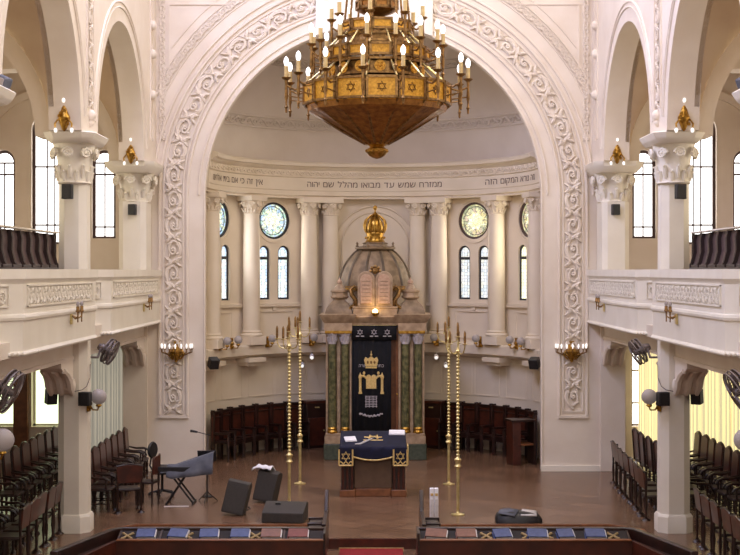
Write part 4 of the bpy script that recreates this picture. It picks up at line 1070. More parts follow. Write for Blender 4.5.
for s in (-1, 1):
    side = 'left' if s < 0 else 'right'
    for a, zl in ((76, 'beside the arch jamb'), (66, 'second from the arch jamb'), (45, 'below the column between rose windows'), (26, 'close to the ark')):
        o_ = (-math.sin(D(a*s)), -math.cos(D(a*s)), 0)
        globe_light('frosted globe wall light on the %s apse ledge, %s' % (side, zl), pol(D(a*s), 4.19 if a != 26 else 4.05, 3.04 if a < 60 else 3.06), o_, .11 if a > 30 else .11)
    # globe on the pillar
    globe_light('gilt wall light with frosted globe on the %s full-height pillar' % side, (s*5.48, 26.84, 2.46), (-s, -.25, 0), .15, group='globe lights on the pillars')
    globe_light('large frosted globe light on the nearest %s pillar, at the photo edge' % side, (s*5.64, 20.4, 2.38), (-s, .2, 0), .17, group='globe lights on the pillars')
    T = MB(); loft(T, [(0, octo(.30, .30, .15)), (7.4, octo(.30, .30, .15))])
    P = [o for o in bpy.data.objects if o.name.startswith('pillar') and o.get('label', '').startswith('nearest %s' % side)][0]
    T.build('shaft', PL2, P, smooth=0)

# ================================================================= SPEAKERS AND FANS
def speaker_box(lab, loc, rz, w_=.16, h=.24, d=.16, tilt=0, group='small black wall speakers'):
    T = thing('wall_speaker', lab, 'speaker', loc, rz, group)      # front faces local -y
    M = Matrix.Rotation(tilt, 4, 'X')
    m = MB(); m.obox(M, w_, d, h); m.build('cabinet', BLACK, T, bevel=.012)
    m = MB(); m.obox(M @ Matrix.Translation((0, -d/2-.004, 0)), w_*.84, .008, h*.88); m.build('grille', SPK if False else BLACK, T)
    m = MB(); m.tube([(0, d*.3, 0), (0, d*.5+.10, -.02)], .018, 6); m.build('bracket', BLACK, T)
for s in (-1, 1):
    side = 'left' if s < 0 else 'right'
    speaker_box('small black speaker high on the %s full-height pillar under its capital' % side, (s*5.79, 26.44, 6.50), s*.25, .20, .28, .12)
    speaker_box('small black speaker on the %s half pillar under its capital' % side, (s*5.82, 33.72, 6.48), s*.25, .18, .26, .14)
    speaker_box('black speaker facing the nave on the lower %s full-height pillar' % side, (s*5.47, 26.50, 2.58), s*.2, .22, .26, .16)
    speaker_box('black speaker turned to the aisle on the lower %s full-height pillar' % side, (s*6.17, 26.75, 2.60), s*-.6, .20, .28, .18, tilt=.15)
    speaker_box('black speaker hung inside the %s jamb of the great arch' % side, (s*4.08, 35.6, 2.66), s*-.5, .24, .26, .22, tilt=.4)
def fan(lab, loc, d, r, hang):
    d = Vector(d).normalized()
    T = thing('wall_fan', lab, 'fan', loc, 0, 'wall fans')
    q = Vector((0, 0, 1)).rotation_difference(d).to_matrix().to_3x3()
    f = lambda x, y, z: tuple(q @ Vector((x, y, z)))
    m = MB()
    m.v = []
    for R_, zq in ((r, 0), (r*.97, .07), (r*.97, -.07)): m.tube([f(R_*math.cos(2*PI*k/24), R_*math.sin(2*PI*k/24), zq) for k in range(24)], .014, 5, closed=True)
    for k in range(36):
        a = 2*PI*k/36
        for sg in (1, -1): m.tube([f(.05*math.cos(a), .05*math.sin(a), .11*sg), f(r*.6*math.cos(a), r*.6*math.sin(a), .11*sg), f(r*math.cos(a), r*math.sin(a), .05*sg)], .006, 4)
    g_ = m.build('cage', GREYF, T); g_['kind'] = 'stuff'
    for k in range(4):
        b = MB(); a = PI/2*k
        vs = []
        for i in range(6):
            t = i/5; rad = .06+(r*.86-.06)*t; wd = .05+.11*t*(1-.4*t)
            for sg in (-1, 1):
                aa = a+sg*wd/max(rad, .12)*.8; vs.append(f(rad*math.cos(aa), rad*math.sin(aa), sg*.03))
        b.add(vs, [(2*i, 2*i+1, 2*i+3, 2*i+2) for i in range(5)])
        o = b.build('blade', GREYF, T); sd = o.modifiers.new('t', 'SOLIDIFY'); sd.thickness = .006
    m = MB(); m.tube([f(0, 0, .10), f(0, 0, -.04), f(0, 0, -.16), f(0, 0, -.26)], [.05, .07, .10, .06], 12); m.build('motor', GREYF, T)
    m = MB(); m.tube([f(0, 0, -.2), (hang[0]*.5, hang[1]*.5, hang[2]*.5-.06), hang], .025, 6); m.build('mount_arm', GREYF, T)
for s in (-1, 1):
    side = 'left' if s < 0 else 'right'
    fan('grey wall fan on the far side of the %s full-height pillar below the parapet' % side, (s*5.30, 28.1, 3.38), (-s*.85, -.10, -.40), .26, (s*.30, -.95, -.05))
    fan('large grey wall fan at the %s edge of the photo below the parapet' % side, (s*5.47, 20.95, 3.20), (-s*.80, -.05, -.42), .34, (s*.20, -.70, .1))
# spot lights and thin crooked lamp arms beside the ark
for s in (-1, 1):
    side = 'left' if s < 0 else 'right'
    for a, z, zl in ((25, 2.60, 'higher'), (28, 2.36, 'lower')):
        c = pol(D(a*s), 4.14 if a == 25 else 4.32, z)
        T = thing('spot_light', '%s small white spot light clamped under the apse ledge %s of the ark' % (zl, side), 'spot light', c, 0, 'spot lights by the ark')
        MB().lathe([(.03, -.1), (.06, -.02), (.07, .06), (.05, .07)], (0, -.1, 0), 12, M=Matrix.Rotation(PI/2+.5, 3, 'X')).build('lamp_head', WHITE, T)
        MB().ball((0, -.17, -.04), .05, 8).build('bulb', BULBW, T)
        MB().tube([(0, -.05, .02), (0, .05, .08), (0, .12, .10)], .012, 5).build('clamp', BLACK, T)

# ================================================================= SEATING   (local +x is the way a sitter faces, origin on the floor)
ORD = ['first', 'second', 'third', 'fourth', 'fifth', 'sixth', 'seventh', 'eighth', 'ninth', 'tenth', 'eleventh', 'twelfth']
def turned(mb, x, y, z0, z1, r=.028):
    h = z1-z0; mb.lathe([(r, z0), (r*1.2, z0+.04*h), (r*.7, z0+.1*h), (r*1.25, z0+.3*h), (r*.8, z0+.5*h), (r*1.3, z0+.75*h), (r, z0+.85*h), (r*1.1, z1)], (x, y, 0), 8)
def make_tall():
    T = thing('tall_armchair', 'x', 'chair', (0, 0, 0))
    MB().box(-.24, .26, -.27, .27, .42, .48).build('seat', SEATM, T, bevel=.02)
    m = MB(); pr = []
    for i in range(13):
        t = -1+2*i/12; pr.append((t*.26, 1.16+.05*(1-t*t)))
    poly = [(-.26, .50)]+[(.26, .50)]+pr[::-1]
    m.prism(poly, lambda u, v, w: (w-.14*(v-.5)*.5-.22, u, v), -.025, .02); B = m.build('backrest', WOODR, T, bevel=.008)
    m = MB(); m.tube([(-.245-.07*(v-.5), u, v) for u, v in [(-.26, .45), (-.265, .8), (-.26, 1.15), (-.15, 1.2), (0, 1.225), (.15, 1.2), (.26, 1.15), (.265, .8), (.26, .45)]], .026, 6); m.build('back_frame', WOOD, B)
    for y in (-.27, .27):
        m = MB(); m.tube([(-.24, y, .74), (-.05, y, .70), (.14, y, .70), (.24, y, .66), (.27, y, .60), (.23, y, .57)], [.02, .026, .03, .03, .026, .02], 6); m.rod((.18, y, .46), (.18, y, .70), .02, 6); m.build('armrest', WOOD, T)
    for x, y in ((-.21, -.24), (-.21, .24), (.22, -.24), (.22, .24)):
        m = MB(); turned(m, x, y, 0, .43); m.build('leg', WOOD, T)
    m = MB(); m.rod((-.21, 0-.24, .16), (.22, -.24, .16), .014, 6); m.rod((-.21, .24, .16), (.22, .24, .16), .014, 6); m.rod((0, -.24, .16), (0, .24, .16), .014, 6); m.build('stretcher', WOOD, T)
    return T
def make_low():
    T = thing('low_back_chair', 'x', 'chair', (0, 0, 0))
    MB().box(-.20, .24, -.24, .24, .44, .50).build('seat', SEATM, T, bevel=.02)
    m = MB(); m.prism([(-.25, .62), (.25, .62), (.27, .95), (.20, 1.0), (-.20, 1.0), (-.27, .95)], lambda u, v, w: (w-.22-.12*(v-.6), u, v), -.02, .02); B = m.build('backrest', WOODR, T, bevel=.01)
    m = MB(); m.tube([(-.27, -.28, .97), (-.275, 0, 1.02), (-.27, .28, .97)], .02, 6); m.build('top_rail', WOOD, B)
    for y in (-.24, .24):
        m = MB(); turned(m, -.22, y, .02, .98, .026); m.lathe([(.09, 0), (.08, .02), (.03, .05)], (-.22, y, 0), 10); m.build('rear_post', WOOD, T)
        m = MB(); turned(m, .20, y, .02, .45, .026); m.lathe([(.06, 0), (.05, .02), (.03, .05)], (.20, y, 0), 10); m.build('leg', WOOD, T)
    return T
tall = make_tall(); low = make_low(); used = {'t': False, 'l': False}
def put(kind, x, y, rz, label, group):
    src = tall if kind == 't' else low
    if not used[kind]:
        used[kind] = True; src.location = (x, y, 0); src.rotation_euler = (0, 0, rz); src['label'] = label; src['group'] = group; return src
    return clone(src, (x, y, 0), rz, label, group)
def row(kind, x, ys, rz, what, group, xs=None):
    for i, y in enumerate(ys):
        put(kind, (xs[i] if xs else x)+random.uniform(-.02, .02), y, rz+random.uniform(-.05, .05), what % ORD[i], group)
lin = lambda a, b, n: [a+(b-a)*i/(n-1) for i in range(n)]
row('t', -5.72, lin(29.3, 33.75, 7), 0, 'tall carved wooden armchair before the left curtain, %s from the full-height pillar', 'tall armchairs before the left curtain')
row('t', -7.45, lin(28.6, 33.9, 8), 0, 'tall wooden armchair in the back row left of the left pillar, %s from the front', 'tall armchairs in the left aisle')
row('l', -6.20, lin(23.9, 26.4, 5), PI, 'low wooden chair at the lower left corner, %s from the corner', 'low chairs at the lower left corner')
row('t', -6.72, lin(24.2, 25.7, 3), 0, 'tall wooden armchair behind the low chairs at the lower left, %s from the front', 'tall armchairs behind the lower left low chairs')
put('l', -5.12, 29.15, PI/2+.3, 'single low wooden chair standing in front of the left tall armchairs', 'loose low chairs')
# right side: low backs turned to the nave
row('l', 5.6, lin(28.3, 32.8, 7), 0, 'low wooden chair in the nave-side row right of the arch, %s from the pillar', 'low chairs in the nave-side right row', xs=lin(5.66, 5.86, 7))
row('t', 6.55, lin(28.6, 33.6, 7), 0, 'tall wooden armchair behind the low chairs at the right curtain, %s from the pillar', 'tall armchairs before the right curtain')
row('t', 7.36, lin(28.0, 32.9, 8), PI, 'tall wooden armchair in the row right of the right pillar, %s from the front', 'tall armchairs in the right aisle')
row('l', 6.16, lin(22.8, 25.6, 5), 0, 'low wooden chair at the lower right corner, %s from the corner', 'low chairs at the lower right corner')

# gallery seats: curved backs side by side, stepping up to the rail at the back
GS = None
for s in (-1, 1):
    side = 'left' if s < 0 else 'right'
    T = thing('gallery_step', 'long dark wooden step under the row of %s gallery seats' % side, 'step', (s*6.98, 26.5, 3.92), 0, 'gallery steps')
    MB().box(-.42, .42, -4.0, 5.2, 0, 1.15).build('step', GSEAT2, T, bevel=.01)
    T = thing('gallery_rail', 'pale rail running behind the tops of the %s gallery seats' % side, 'rail', (s*7.22, 26.5, 3.92), 0, 'gallery rails')
    m = MB(); m.box(-.06, .09, -4.0, 5.2, 1.925, 1.965); m.build('back_rail', PL2, T, bevel=.01)
    for yy in (-3.97, 5.17): MB().box(-.03, .03, yy-.03, yy+.03, 1.15, 1.93).build('post', GSEAT2, T)
    for i in range(12):
        y = 22.9+i*.75; gx = 7.1; lab = 'curved dark gallery seat behind the %s parapet, %s from the near end' % (side, ORD[i]); grp = 'curved seats in the %s gallery' % side
        if GS is None:
            GS = thing('gallery_chair', lab, 'chair', (s*7.1, y, 5.07), PI if s > 0 else 0, grp)
            m = MB(); sec = []
            for z, x in ((0, .05), (.12, -.02), (.35, -.08), (.6, -.07), (.76, -.10)): sec.append(((x-.10, 0, z), (1, 0, 0), (0, 1, 0)))
            m.strip(sec, [(-.02, -.35), (.02, -.35), (.02, .35), (-.02, .35)]); m.build('backrest', GSEAT, GS, smooth=60)
            for yy in (-.345, .345):
                m = MB(); m.strip(sec, [(-.04, yy-.018), (.10, yy-.018), (.10, yy+.018), (-.04, yy+.018)]); m.build('side_panel', GSEAT2, GS, smooth=60)
            MB().box(-.05, .32, -.31, .31, .0, .06).build('seat', GSEAT2, GS, bevel=.01)
        else: clone(GS, (s*7.1, y, 5.07), PI if s > 0 else 0, lab, grp)

# ---- stalls along the apse wall
ST = None
def make_stall():
    T = thing('apse_stall', 'x', 'stall', (0, 0, 0))
    MB().box(-.25, .25, .02, .07, .52, 1.22).build('back_panel', WOODR, T, bevel=.008)
    m = MB(); m.box(-.27, .27, -.01, .09, 1.22, 1.30); m.box(-.22, .22, -.015, .03, 1.12, 1.15); m.build('cornice', WOOD, T, bevel=.01)
    for x in (-.215, .215):
        m = MB(); m.box(x-.022, x+.022, -.02, .09, 0, 1.34); m.box(x-.022, x+.022, -.44, .0, .70, .76); turned(m, x, -.40, 0, .72, .03); m.build('side_post', WOOD, T)
    MB().box(-.19, .19, -.42, .02, .46, .52).build('seat', WOOD, T, bevel=.01)
    MB().box(-.185, .185, -.40, -.38, .38, .46).build('seat_apron', WOOD, T)
    return T
for s in (-1, 1):
    side = 'left' if s < 0 else 'right'
    for i in range(7):
        a = D(31+7.2*i)*s; c = pol(a, 4.30); lab = 'dark wooden stall along the %s apse wall, %s from the ark' % (side, ORD[i])
        if ST is None: ST = make_stall(); ST.location = c; ST.rotation_euler = (0, 0, -a); ST['label'] = lab; ST['group'] = 'stalls along the left apse wall'
        else: clone(ST, c, -a, lab, 'stalls along the %s apse wall' % side)
    c = pol(D(15.6*s), 4.2) ; T = thing('stall_cabinet', 'solid dark wooden cabinet with a brass plate between the ark and the %s stalls' % side, 'cabinet', (s*1.66, 39.62, 0), -D(23*s), 'cabinets beside the ark')
    MB().box(-.30, .30, -.12, .25, 0, 1.26).build('body', WOOD, T, bevel=.01)
    m = MB(); m.box(-.33, .33, -.15, .26, 1.26, 1.34); m.build('top', WOODR, T, bevel=.01)
    d_ = MB().box(-.26, .26, -.15, -.12, .08, .86).build('door', WOODR, T, bevel=.01); MB().ball((.2, -.17, .5), .02, 8).build('knob', BRASS, d_)
    MB().box(-.06, .06, -.17, -.12, 1.14, 1.17).build('brass_plate', BRASS, T)
T = thing('stall_end_desk', 'orange-brown wooden desk end closing the right row of apse stalls by the jamb', 'desk', (3.72, 36.25, 0), .25)
MB().box(-.22, .0, -.25, .25, 0, 1.12).build('end_panel', WOODR, T, bevel=.01)
MB().box(-.26, .40, -.28, .28, 1.12, 1.17).build('desk_top', WOOD, T, bevel=.01)
MB().box(.36, .42, -.25, .25, 0, 1.12).build('side_panel', WOOD, T, bevel=.01); MB().box(.0, .36, -.2, .25, .5, .54).build('shelf', WOODB, T)

# ================================================================= FRONT PEW DESKS WITH PRAYER BOOKS
RESTM = mat('dark_book_rest', rgb(22, 13, 11), rgb(32, 19, 16), scale=5, rough=.8)
PEWM = mat('pew_front_mahogany', rgb(54, 22, 13), rgb(76, 32, 18), scale=3, rough=.3, coat=.2)
PCW = mat('pale_carved_wood', rgb(150, 126, 84), rgb(168, 142, 98), scale=9)
def pew_desk(s):
    side = 'left' if s < 0 else 'right'
    xi, xo = (.80, 4.32) if s < 0 else (.72, 4.25)
    T = thing('pew_desk', 'long dark wooden pew desk with a book tray, %s of the red carpet' % side, 'desk', (0, 23.0, -.17), 0, 'front pew desks')
    z = .17
    X = lambda a, b: SX(s, a, b)
    xo = 4.15
    MB().box(*X(xi, xo+.02), -.45, -.39, 0, .65+z).build('front_panel', PEWM, T, bevel=.012)
    MB().box(*X(xi, xo), -.48, -.37, .65+z, .675+z).build('cap_rail', WOODB, T, bevel=.008)
    m = MB(); m.prism([(-.37, .60+z), (.03, .73+z), (.03, .70+z), (-.37, .57+z)], lambda u, v, w: (w, u, v), *X(xi, xo)); m.build('book_rest', RESTM, T)
    m = MB(); m.prism([(xi, .04), (xo-.05, .04), (xo+.03, .0), (xo+.10, -.08), (xo+.62, -1.9), (xo+.74, -1.9), (xo+.20, -.04), (xo+.10, .10), (xo-.03, .14), (xi, .14)], lambda u, v, w: (s*u, v, w), .30, .775+z)
    m.build('back_rail', WOOD, T, bevel=.012)
    m = MB(); m.prism([(xo+.02, -.05), (xo+.10, -.08), (xo+.62, -1.9), (xo+.35, -1.9), (xo+.02, -.4)], lambda u, v, w: (s*u, v, w), .55+z, .60+z); m.build('corner_rest', WOOD, T)
    m = MB(); m.prism([(xo+.0, -.42), (xo+.06, -.45), (xo+.40, -1.9), (xo+.33, -1.9)], lambda u, v, w: (s*u, v, w), 0, .65+z); m.build('corner_panel', WOODR, T)
    for x in [xi+.02]+[xi+(xo-xi)*k/5 for k in range(1, 6)]:
        m = MB(); m.prism([(-.38, 0), (.05, 0), (.05, .75+z), (-.38, .63+z)], lambda u, v, w: (w, u, v), *X(x-.015, x+.015)); m.build('divider', WOOD, T)
    m = MB(); m.box(*X(xi-.02, xi+.02), -.48, .15, 0, .78+z); m.build('aisle_end', WOOD, T, bevel=.01)
    R_ = Matrix.Translation((0, -.17, .665+z)) @ Matrix.Rotation(math.atan(.325), 4, 'X')
    for x in ([4.02, 3.05, 1.93] if s < 0 else [1.83, 2.50, 2.82, 3.90]):
        m = MB(); f = lambda u, v, w: tuple(R_ @ Vector((s*x+u, v, w)))
        for q in (-1, 1): m.tube([f(-.075, -.085*q, .012), f(0, 0, .02), f(.075, .085*q, .012)], [.022, .016, .022], 6)
        for a, b in ((-.075, -.085), (.075, .085), (-.075, .085), (.075, -.085)): m.ball(f(a, b, .015), .026, 6)
        m.build('carved_cross', PCW, T)
    return T
pew_desk(-1); pew_desk(1)
def book(x, w_, cm, rz, lab, tilt=0, red_under=False):
    T = thing('prayer_book', lab, 'book', (x, 22.84, .668), 0, 'prayer books on the front pew desks')
    M = Matrix.Rotation(math.atan(.325), 4, 'X') @ Matrix.Rotation(rz, 4, 'Z')
    m = MB(); m.obox(M @ Matrix.Translation((0, 0, .035)), w_-.02, .25, .05); m.build('pages', PAPER, T)
    m = MB(); m.obox(M @ Matrix.Translation((-.015, 0, .068)), w_-.02, .27, .016); m.obox(M @ Matrix.Translation((-.015, 0, .008)), w_, .27, .014); m.obox(M @ Matrix.Translation((-w_/2+.005, 0, .036)), .016, .27, .07); m.build('cover', cm, T, bevel=.004)
s_ = 61.3
for px, w_, cm, rz, lab in (
    (147, .32, BOOKB, .03, 'blue prayer book nearest the left corner of the left pew desk'), (179, .32, BOOKB, -.1, 'blue prayer book with a shiny cover, second from the left corner of the pew desk'),
    (210, .32, BOOKB, .05, 'blue prayer book with white page edge, third on the left pew desk'), (241, .32, BOOKB, .0, 'blue prayer book right of a gap, fourth on the left pew desk'),
    (272, .34, BOOKN, .0, 'brownish prayer book below the floor monitor on the left pew desk'), (299, .34, BOOKR, .0, 'red-brown prayer book nearest the aisle on the left pew desk'),
    (437, .36, BOOKN, -.12, 'slanted brown prayer book nearest the aisle on the right pew desk'), (467, .34, BOOKN, .0, 'brown prayer book second from the aisle on the right pew desk'),
    (503, .30, BOOKB, .1, 'blue prayer book sticking up from a red one on the right pew desk'), (538, .34, BOOKB, -.05, 'blue prayer book with white edge in the middle of the right pew desk'),
    (566, .28, BOOKB, .06, 'small blue prayer book with a white band on the right pew desk'), (596, .34, BOOKB, -.04, 'blue prayer book nearest the right corner of the right pew desk')):
    book((px-374)/s_, w_, cm, rz, lab)
# seats at the aisle ends of the pews
for s in (-1, 1):
    side = 'left' if s < 0 else 'right'
    T = thing('aisle_pew', 'short dark pew with folding seats at the %s side of the middle aisle' % side, 'pew', (s*.86, 24.6, 0), 0, 'pews at the middle aisle')
    MB().prism([(-.6, 0), (1.0, 0), (1.0, .92), (.9, 1.02), (.72, .92), (.5, .70), (-.6, .66)], lambda u, v, w: (w, u, v), -.035, .035).build('end_panel', WOOD, T, bevel=.01)
    for k, (y, z_) in enumerate(((.45, .46), (.0, .44), (-.4, .42))):
        b = MB().box(*SX(s, .05, .30), y-.16, y+.14, z_, z_+.07).build('seat', SEATM, T, bevel=.03)
        MB().box(*SX(s, .05, .32), y+.16, y+.20, .02, z_+.10).build('seat_back', WOOD, T, bevel=.01)
# platform step and red carpet
T = thing('red_carpet', 'red carpet with a brass edge on the step between the two pew desks', 'carpet', (-.05, 24.5, -.17), 0)
MB().box(-.58, .58, -1.5, 1.42, 0, .03).build('carpet', RED, T)
MB().box(-.60, .60, 1.42, 1.45, 0, .045).build('brass_edge', BRASS, T)

# ================================================================= STAGE EQUIPMENT
def wedge(lab, loc, rz, prof, w_, group='black floor monitors', grille_face=True, rx=None):
    T = thing('floor_monitor', lab, 'speaker', loc, rz, group)
    m = MB(); m.prism(prof, lambda u, v, w: (w, u, v), -w_/2, w_/2); m.build('cabinet', SPK, T, bevel=.012)
    return T
up = [(-.17, 0), (.17, 0), (.20, .60), (-.06, .66), (-.24, .58)]
T = wedge('black floor monitor standing upright and tilted, left one of two, before the keyboard stand', (-2.93, 28.75, 0), .12, [(-.20, 0), (.14, 0), (.26, .56), (.10, .66), (-.08, .64)], .46)
T.rotation_euler = (0, .20, -.12); T.location.x = -2.88; T.location.z = .045
MB().prism([(-.192, .04), (-.09, .60), (-.095, .60), (-.20, .04)], lambda u, v, w: (w, u-.006, v), -.20, .20).build('grille', SPK, T)
T = wedge('black floor monitor standing upright with a white cloth over its back', (-2.36, 30.3, 0), -.18, [(-.18, 0), (.16, 0), (.26, .58), (.10, .66), (-.06, .62)], .46)
T.rotation_euler = (0, .16, -.30); T.location.z = .037
MB().prism([(-.172, .04), (-.07, .58), (-.075, .58), (-.18, .04)], lambda u, v, w: (w, u-.006, v), -.20, .20).build('grille', SPK, T)
m = MB(); vs = []; nn = 16
for j in range(9):
    for i in range(nn+1):
        u = -.30+.44*i/nn; t = j/8; y = -.10+.36*t; z = .735-.30*max(0, t-.45)**1.3-.9*max(0, -.20-u)-.25*max(0, .2-t)+.012*math.sin(i*1.1+j)
        vs.append((u, y, z))
for j in range(8):
    for i in range(nn): m.f.append((j*(nn+1)+i, j*(nn+1)+i+1, (j+1)*(nn+1)+i+1, (j+1)*(nn+1)+i))
m.v = vs; o = m.build('white_cloth', WHITE, smooth=60); o.location = (-2.40, 30.3, .06); o.rotation_euler = (0, .10, -.30); sd = o.modifiers.new('t', 'SOLIDIFY'); sd.thickness = .02
tag(o, 'small white cloth thrown over the back floor monitor', 'cloth')
T = wedge('wide black wedge monitor lying on the floor in front of the left candelabra', (-1.78, 28.05, 0), -.12, [(-.30, 0), (.28, 0), (.30, .34), (.12, .36), (-.30, .20)], .84)
MB().box(-.37, .37, -.308, -.30, .02, .18).build('grille', SPK, T); MB().box(-.20, -.10, .0, .10, .315, .35).build('handle', BLACK, T)
# flat bag with cloths on the right of the floor
T = thing('equipment_bag', 'low dark equipment bag with grey and white cloths on the floor at the right', 'bag', (2.88, 27.9, 0), 0)
m = MB(); sec = []
for x, w_, h in ((-.46, .16, .10), (-.42, .24, .18), (-.2, .28, .22), (.1, .28, .22), (.38, .25, .18), (.46, .15, .08)): sec.append(((x, 0, 0), (0, 1, 0), (0, 0, 1), w_, h))
n8 = [(-1, .05), (-.9, .7), (-.5, 1), (.5, 1), (.9, .7), (1, .05)]
vs = []
for p, o1, o2, w_, h in sec: vs += [(p[0], a*w_, b*h) for a, b in n8]
m.v = vs
for i in range(len(sec)-1):
    for k_ in range(6): m.f.append((i*6+k_, i*6+(k_+1) % 6, (i+1)*6+(k_+1) % 6, (i+1)*6+k_))
m.f += [tuple(range(6)), tuple(30+q for q in range(6))]
m.build('bag_body', BLACK, T, smooth=60)
m = MB(); m.add([(-.42, -.22, .20), (-.1, -.28, .15), (.0, -.1, .245), (-.2, .1, .245), (-.38, .0, .23)], [(0, 1, 2, 3, 4)]); o = m.build('grey_cloth', GREYC, T); o.modifiers.new('t', 'SOLIDIFY').thickness = .02
m = MB(); m.add([(.02, -.24, .18), (.34, -.24, .17), (.36, .05, .22), (.08, .1, .245)], [(0, 1, 2, 3)]); o = m.build('folded_cloth', PAPER, T); o.modifiers.new('t', 'SOLIDIFY').thickness = .025
# two white column boxes leaning near the aisle
for i, (x, lab) in enumerate(((1.145, 'left one of two narrow white upright line speakers by the right pew'), (1.235, 'right one of two narrow white upright line speakers by the right pew'))):
    T = thing('line_speaker', lab, 'speaker', (x, 27.75, 0), 0, 'white line speakers')
    MB().box(-.04, .04, -.05, .05, 0, .70).build('cabinet', WHITE, T, bevel=.012); MB().box(-.03, .03, -.056, -.05, .06, .48).build('grille', PAPER, T); MB().box(-.03, .03, -.056, -.05, .55, .60).build('badge', EMB, T)
# keyboard stand under a grey cloth
T = thing('keyboard_stand', 'crossed black keyboard stand beside the office chair', 'stand', (-4.18, 30.2, 0), 0)
for y in (-.18, .18):
    m = MB(); m.tube([(-.26, y, .02), (.20, y, .72)], .022, 6); m.build('leg', BLACK, T); m = MB(); m.tube([(.30, y, .02), (-.24, y, .72)], .022, 6); m.build('leg', BLACK, T)
for x in (-.26, .30): MB().rod((x, -.28, .02), (x, .28, .02), .022).build('foot_bar', BLACK, T)
MB().box(-.52, .34, -.22, .22, .70, .80).build('keyboard', BLACK, T, bevel=.01)
m = MB(); nu, nv = 36, 14; vs = []
for j in range(nv+1):
    for i in range(nu+1):
        u = i/nu; t = j/nv*2-1; x = -.50+1.0*u
        if abs(t) < .55: z = .82+.34*max(0, u-.15)
        else: z = .82+.34*max(0, u-.15)-(abs(t)-.55)*(.50+.5*u)*(1 if t < 0 else .5)
        y = t*.28-(.05*math.sin(u*14)*max(0, abs(t)-.5))
        vs.append((x, y, z))
for j in range(nv):
    for i in range(nu): m.f.append((j*(nu+1)+i, j*(nu+1)+i+1, (j+1)*(nu+1)+i+1, (j+1)*(nu+1)+i))
m.v = vs; o = m.build('dust_cloth', GREYC, smooth=70); o.location = (-3.95, 30.2, .0); sd = o.modifiers.new('t', 'SOLIDIFY'); sd.thickness = .015
tag(o, 'blue-grey dust cloth thrown over the keyboard, hanging down in front', 'cloth')
T = thing('music_stand', 'slim stand with a tilted plate carrying the raised end of the dust cloth', 'stand', (-3.62, 30.35, 0), 0)
m = MB(); m.rod((0, 0, 0), (0, 0, 1.05), .014)
for a in (.4, 2.5, 4.6): m.tube([(0, 0, .22), (.24*math.cos(a), .24*math.sin(a), .01)], .012, 5)
m.build('tripod', BLACK, T); M = Matrix.Translation((.0, -.02, 1.0)) @ Matrix.Rotation(.5, 4, 'X'); m = MB(); m.obox(M, .40, .02, .26); m.build('plate', BLACK, T)
T = thing('microphone_stand', 'microphone stand with a horizontal boom behind the dust cloth', 'microphone stand', (-3.68, 31.0, 0), 0)
m = MB(); m.lathe([(.13, 0), (.13, .02), (.02, .03)], n=16); m.build('base', BLACK, T)
m = MB(); m.rod((0, 0, .02), (0, 0, 1.36), .012); m.build('pole', GREYF, T)
m = MB(); m.rod((.06, 0, 1.36), (-.22, -.05, 1.44), .010); m.build('boom', BLACK, T)
MB().tube([(-.22, -.05, 1.44), (-.34, -.07, 1.465), (-.38, -.08, 1.47)], [.02, .03, .028], 8).build('microphone', BLACK, T)
# office chair and wooden chair beside it
T = thing('office_chair', 'black swivel office chair with a round backrest beside the keyboard stand', 'chair', (-4.72, 31.2, 0), -.4)
for k_ in range(5):
    a = 2*PI*k_/5; m = MB(); m.tube([(0, 0, .12), (.28*math.cos(a), .28*math.sin(a), .07)], [.03, .02], 6); m.ball((.28*math.cos(a), .28*math.sin(a), .035), .035, 8); m.build('leg', BLACK, T)
MB().rod((0, 0, .08), (0, 0, .5), .03).build('column', BLACK, T); MB().lathe([(.0, .48), (.23, .49), (.25, .53), (.22, .57), (0, .57)], n=20).build('seat', BLACK, T)
m = MB(); m.tube([(-.22, 0, .5), (-.32, 0, .65), (-.28, 0, .85)], .02, 6); m.build('back_support', BLACK, T)
MB().lathe([(.0, -.04), (.17, -.03), (.19, 0), (.17, .03), (0, .04)], (-.25, 0, 1.0), 20, M=Matrix.Rotation(PI/2, 3, 'Y')).build('backrest', BLACK, T)
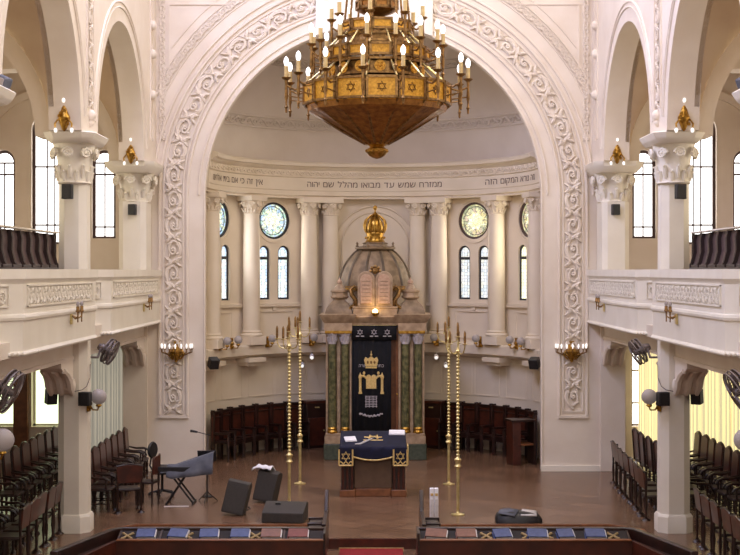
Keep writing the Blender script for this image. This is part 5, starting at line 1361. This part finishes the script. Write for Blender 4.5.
T = thing('wooden_side_chair', 'red-brown wooden chair seen from the side next to the office chair', 'chair', (-4.66, 29.95, 0), PI*.42)
m = MB(); m.prism([(-.19, .66), (.19, .66), (.20, 1.08), (.10, 1.04), (-.10, 1.04), (-.17, 1.0)], lambda u, v, w: (u, w, v), -.02, .02); m.build('backrest', WOODR, T, bevel=.01)
MB().box(-.20, .20, .0, .42, .46, .51).build('seat', SEATM, T, bevel=.015)
for x, y in ((-.17, .02), (.17, .02), (-.17, .38), (.17, .38)):
    m = MB(); turned(m, x, y, 0, .70 if y < .1 else .47, .024); m.build('leg', WOOD, T)
T = thing('cable_strip', 'white paper strip lying on the floor below the keyboard stand', 'paper', (-4.15, 29.7, 0), .05)
MB().box(-.30, .22, -.04, .04, .0, .012).build('sheet', PAPER, T)
m = MB(); m.tube([(-2.9+.3*math.sin(i*.5), 29.0+.14*i, .012) for i in range(12)], .010, 5); tag(m.build('black_cable', BLACK), 'thin black cable on the floor running between the two upright monitors', 'cable')

# flood lights on the nearest abaci and thin cables on the pillars
for s in (-1, 1):
    side = 'left' if s < 0 else 'right'
    T = thing('flood_light', 'blue-grey flood light on the nearest abacus at the %s edge of the photo' % side, 'flood light', (s*5.42, 20.42, 7.62), s*.5, 'flood lights')
    MB().box(-.05, .05, -.04, .04, 0, .06).build('foot', GREYF, T, bevel=.004)
    m = MB(); m.obox(Matrix.Translation((0, 0, .15)) @ Matrix.Rotation(-.4*s, 4, 'Y'), .26, .16, .16); m.build('lamp_housing', GREYC, T, bevel=.03)
    m = MB(); m.obox(Matrix.Translation((0, -.085, .15)) @ Matrix.Rotation(-.4*s, 4, 'Y'), .20, .02, .11); m.build('lens', GLOBE, T, bevel=.008)
    tag(MB().tube([(s*5.47, 27.0, 3.2), (s*5.455, 26.9, 2.95), (s*5.48, 26.7, 2.80), (s*5.55, 26.62, 2.74), (s*5.75, 26.62, 2.70), (s*6.0, 26.66, 2.72)], .008, 5).build('speaker_cable', GREYF), 'thin cable looping between fan and speakers on the %s pillar' % side, 'cable', 'pillar cables')
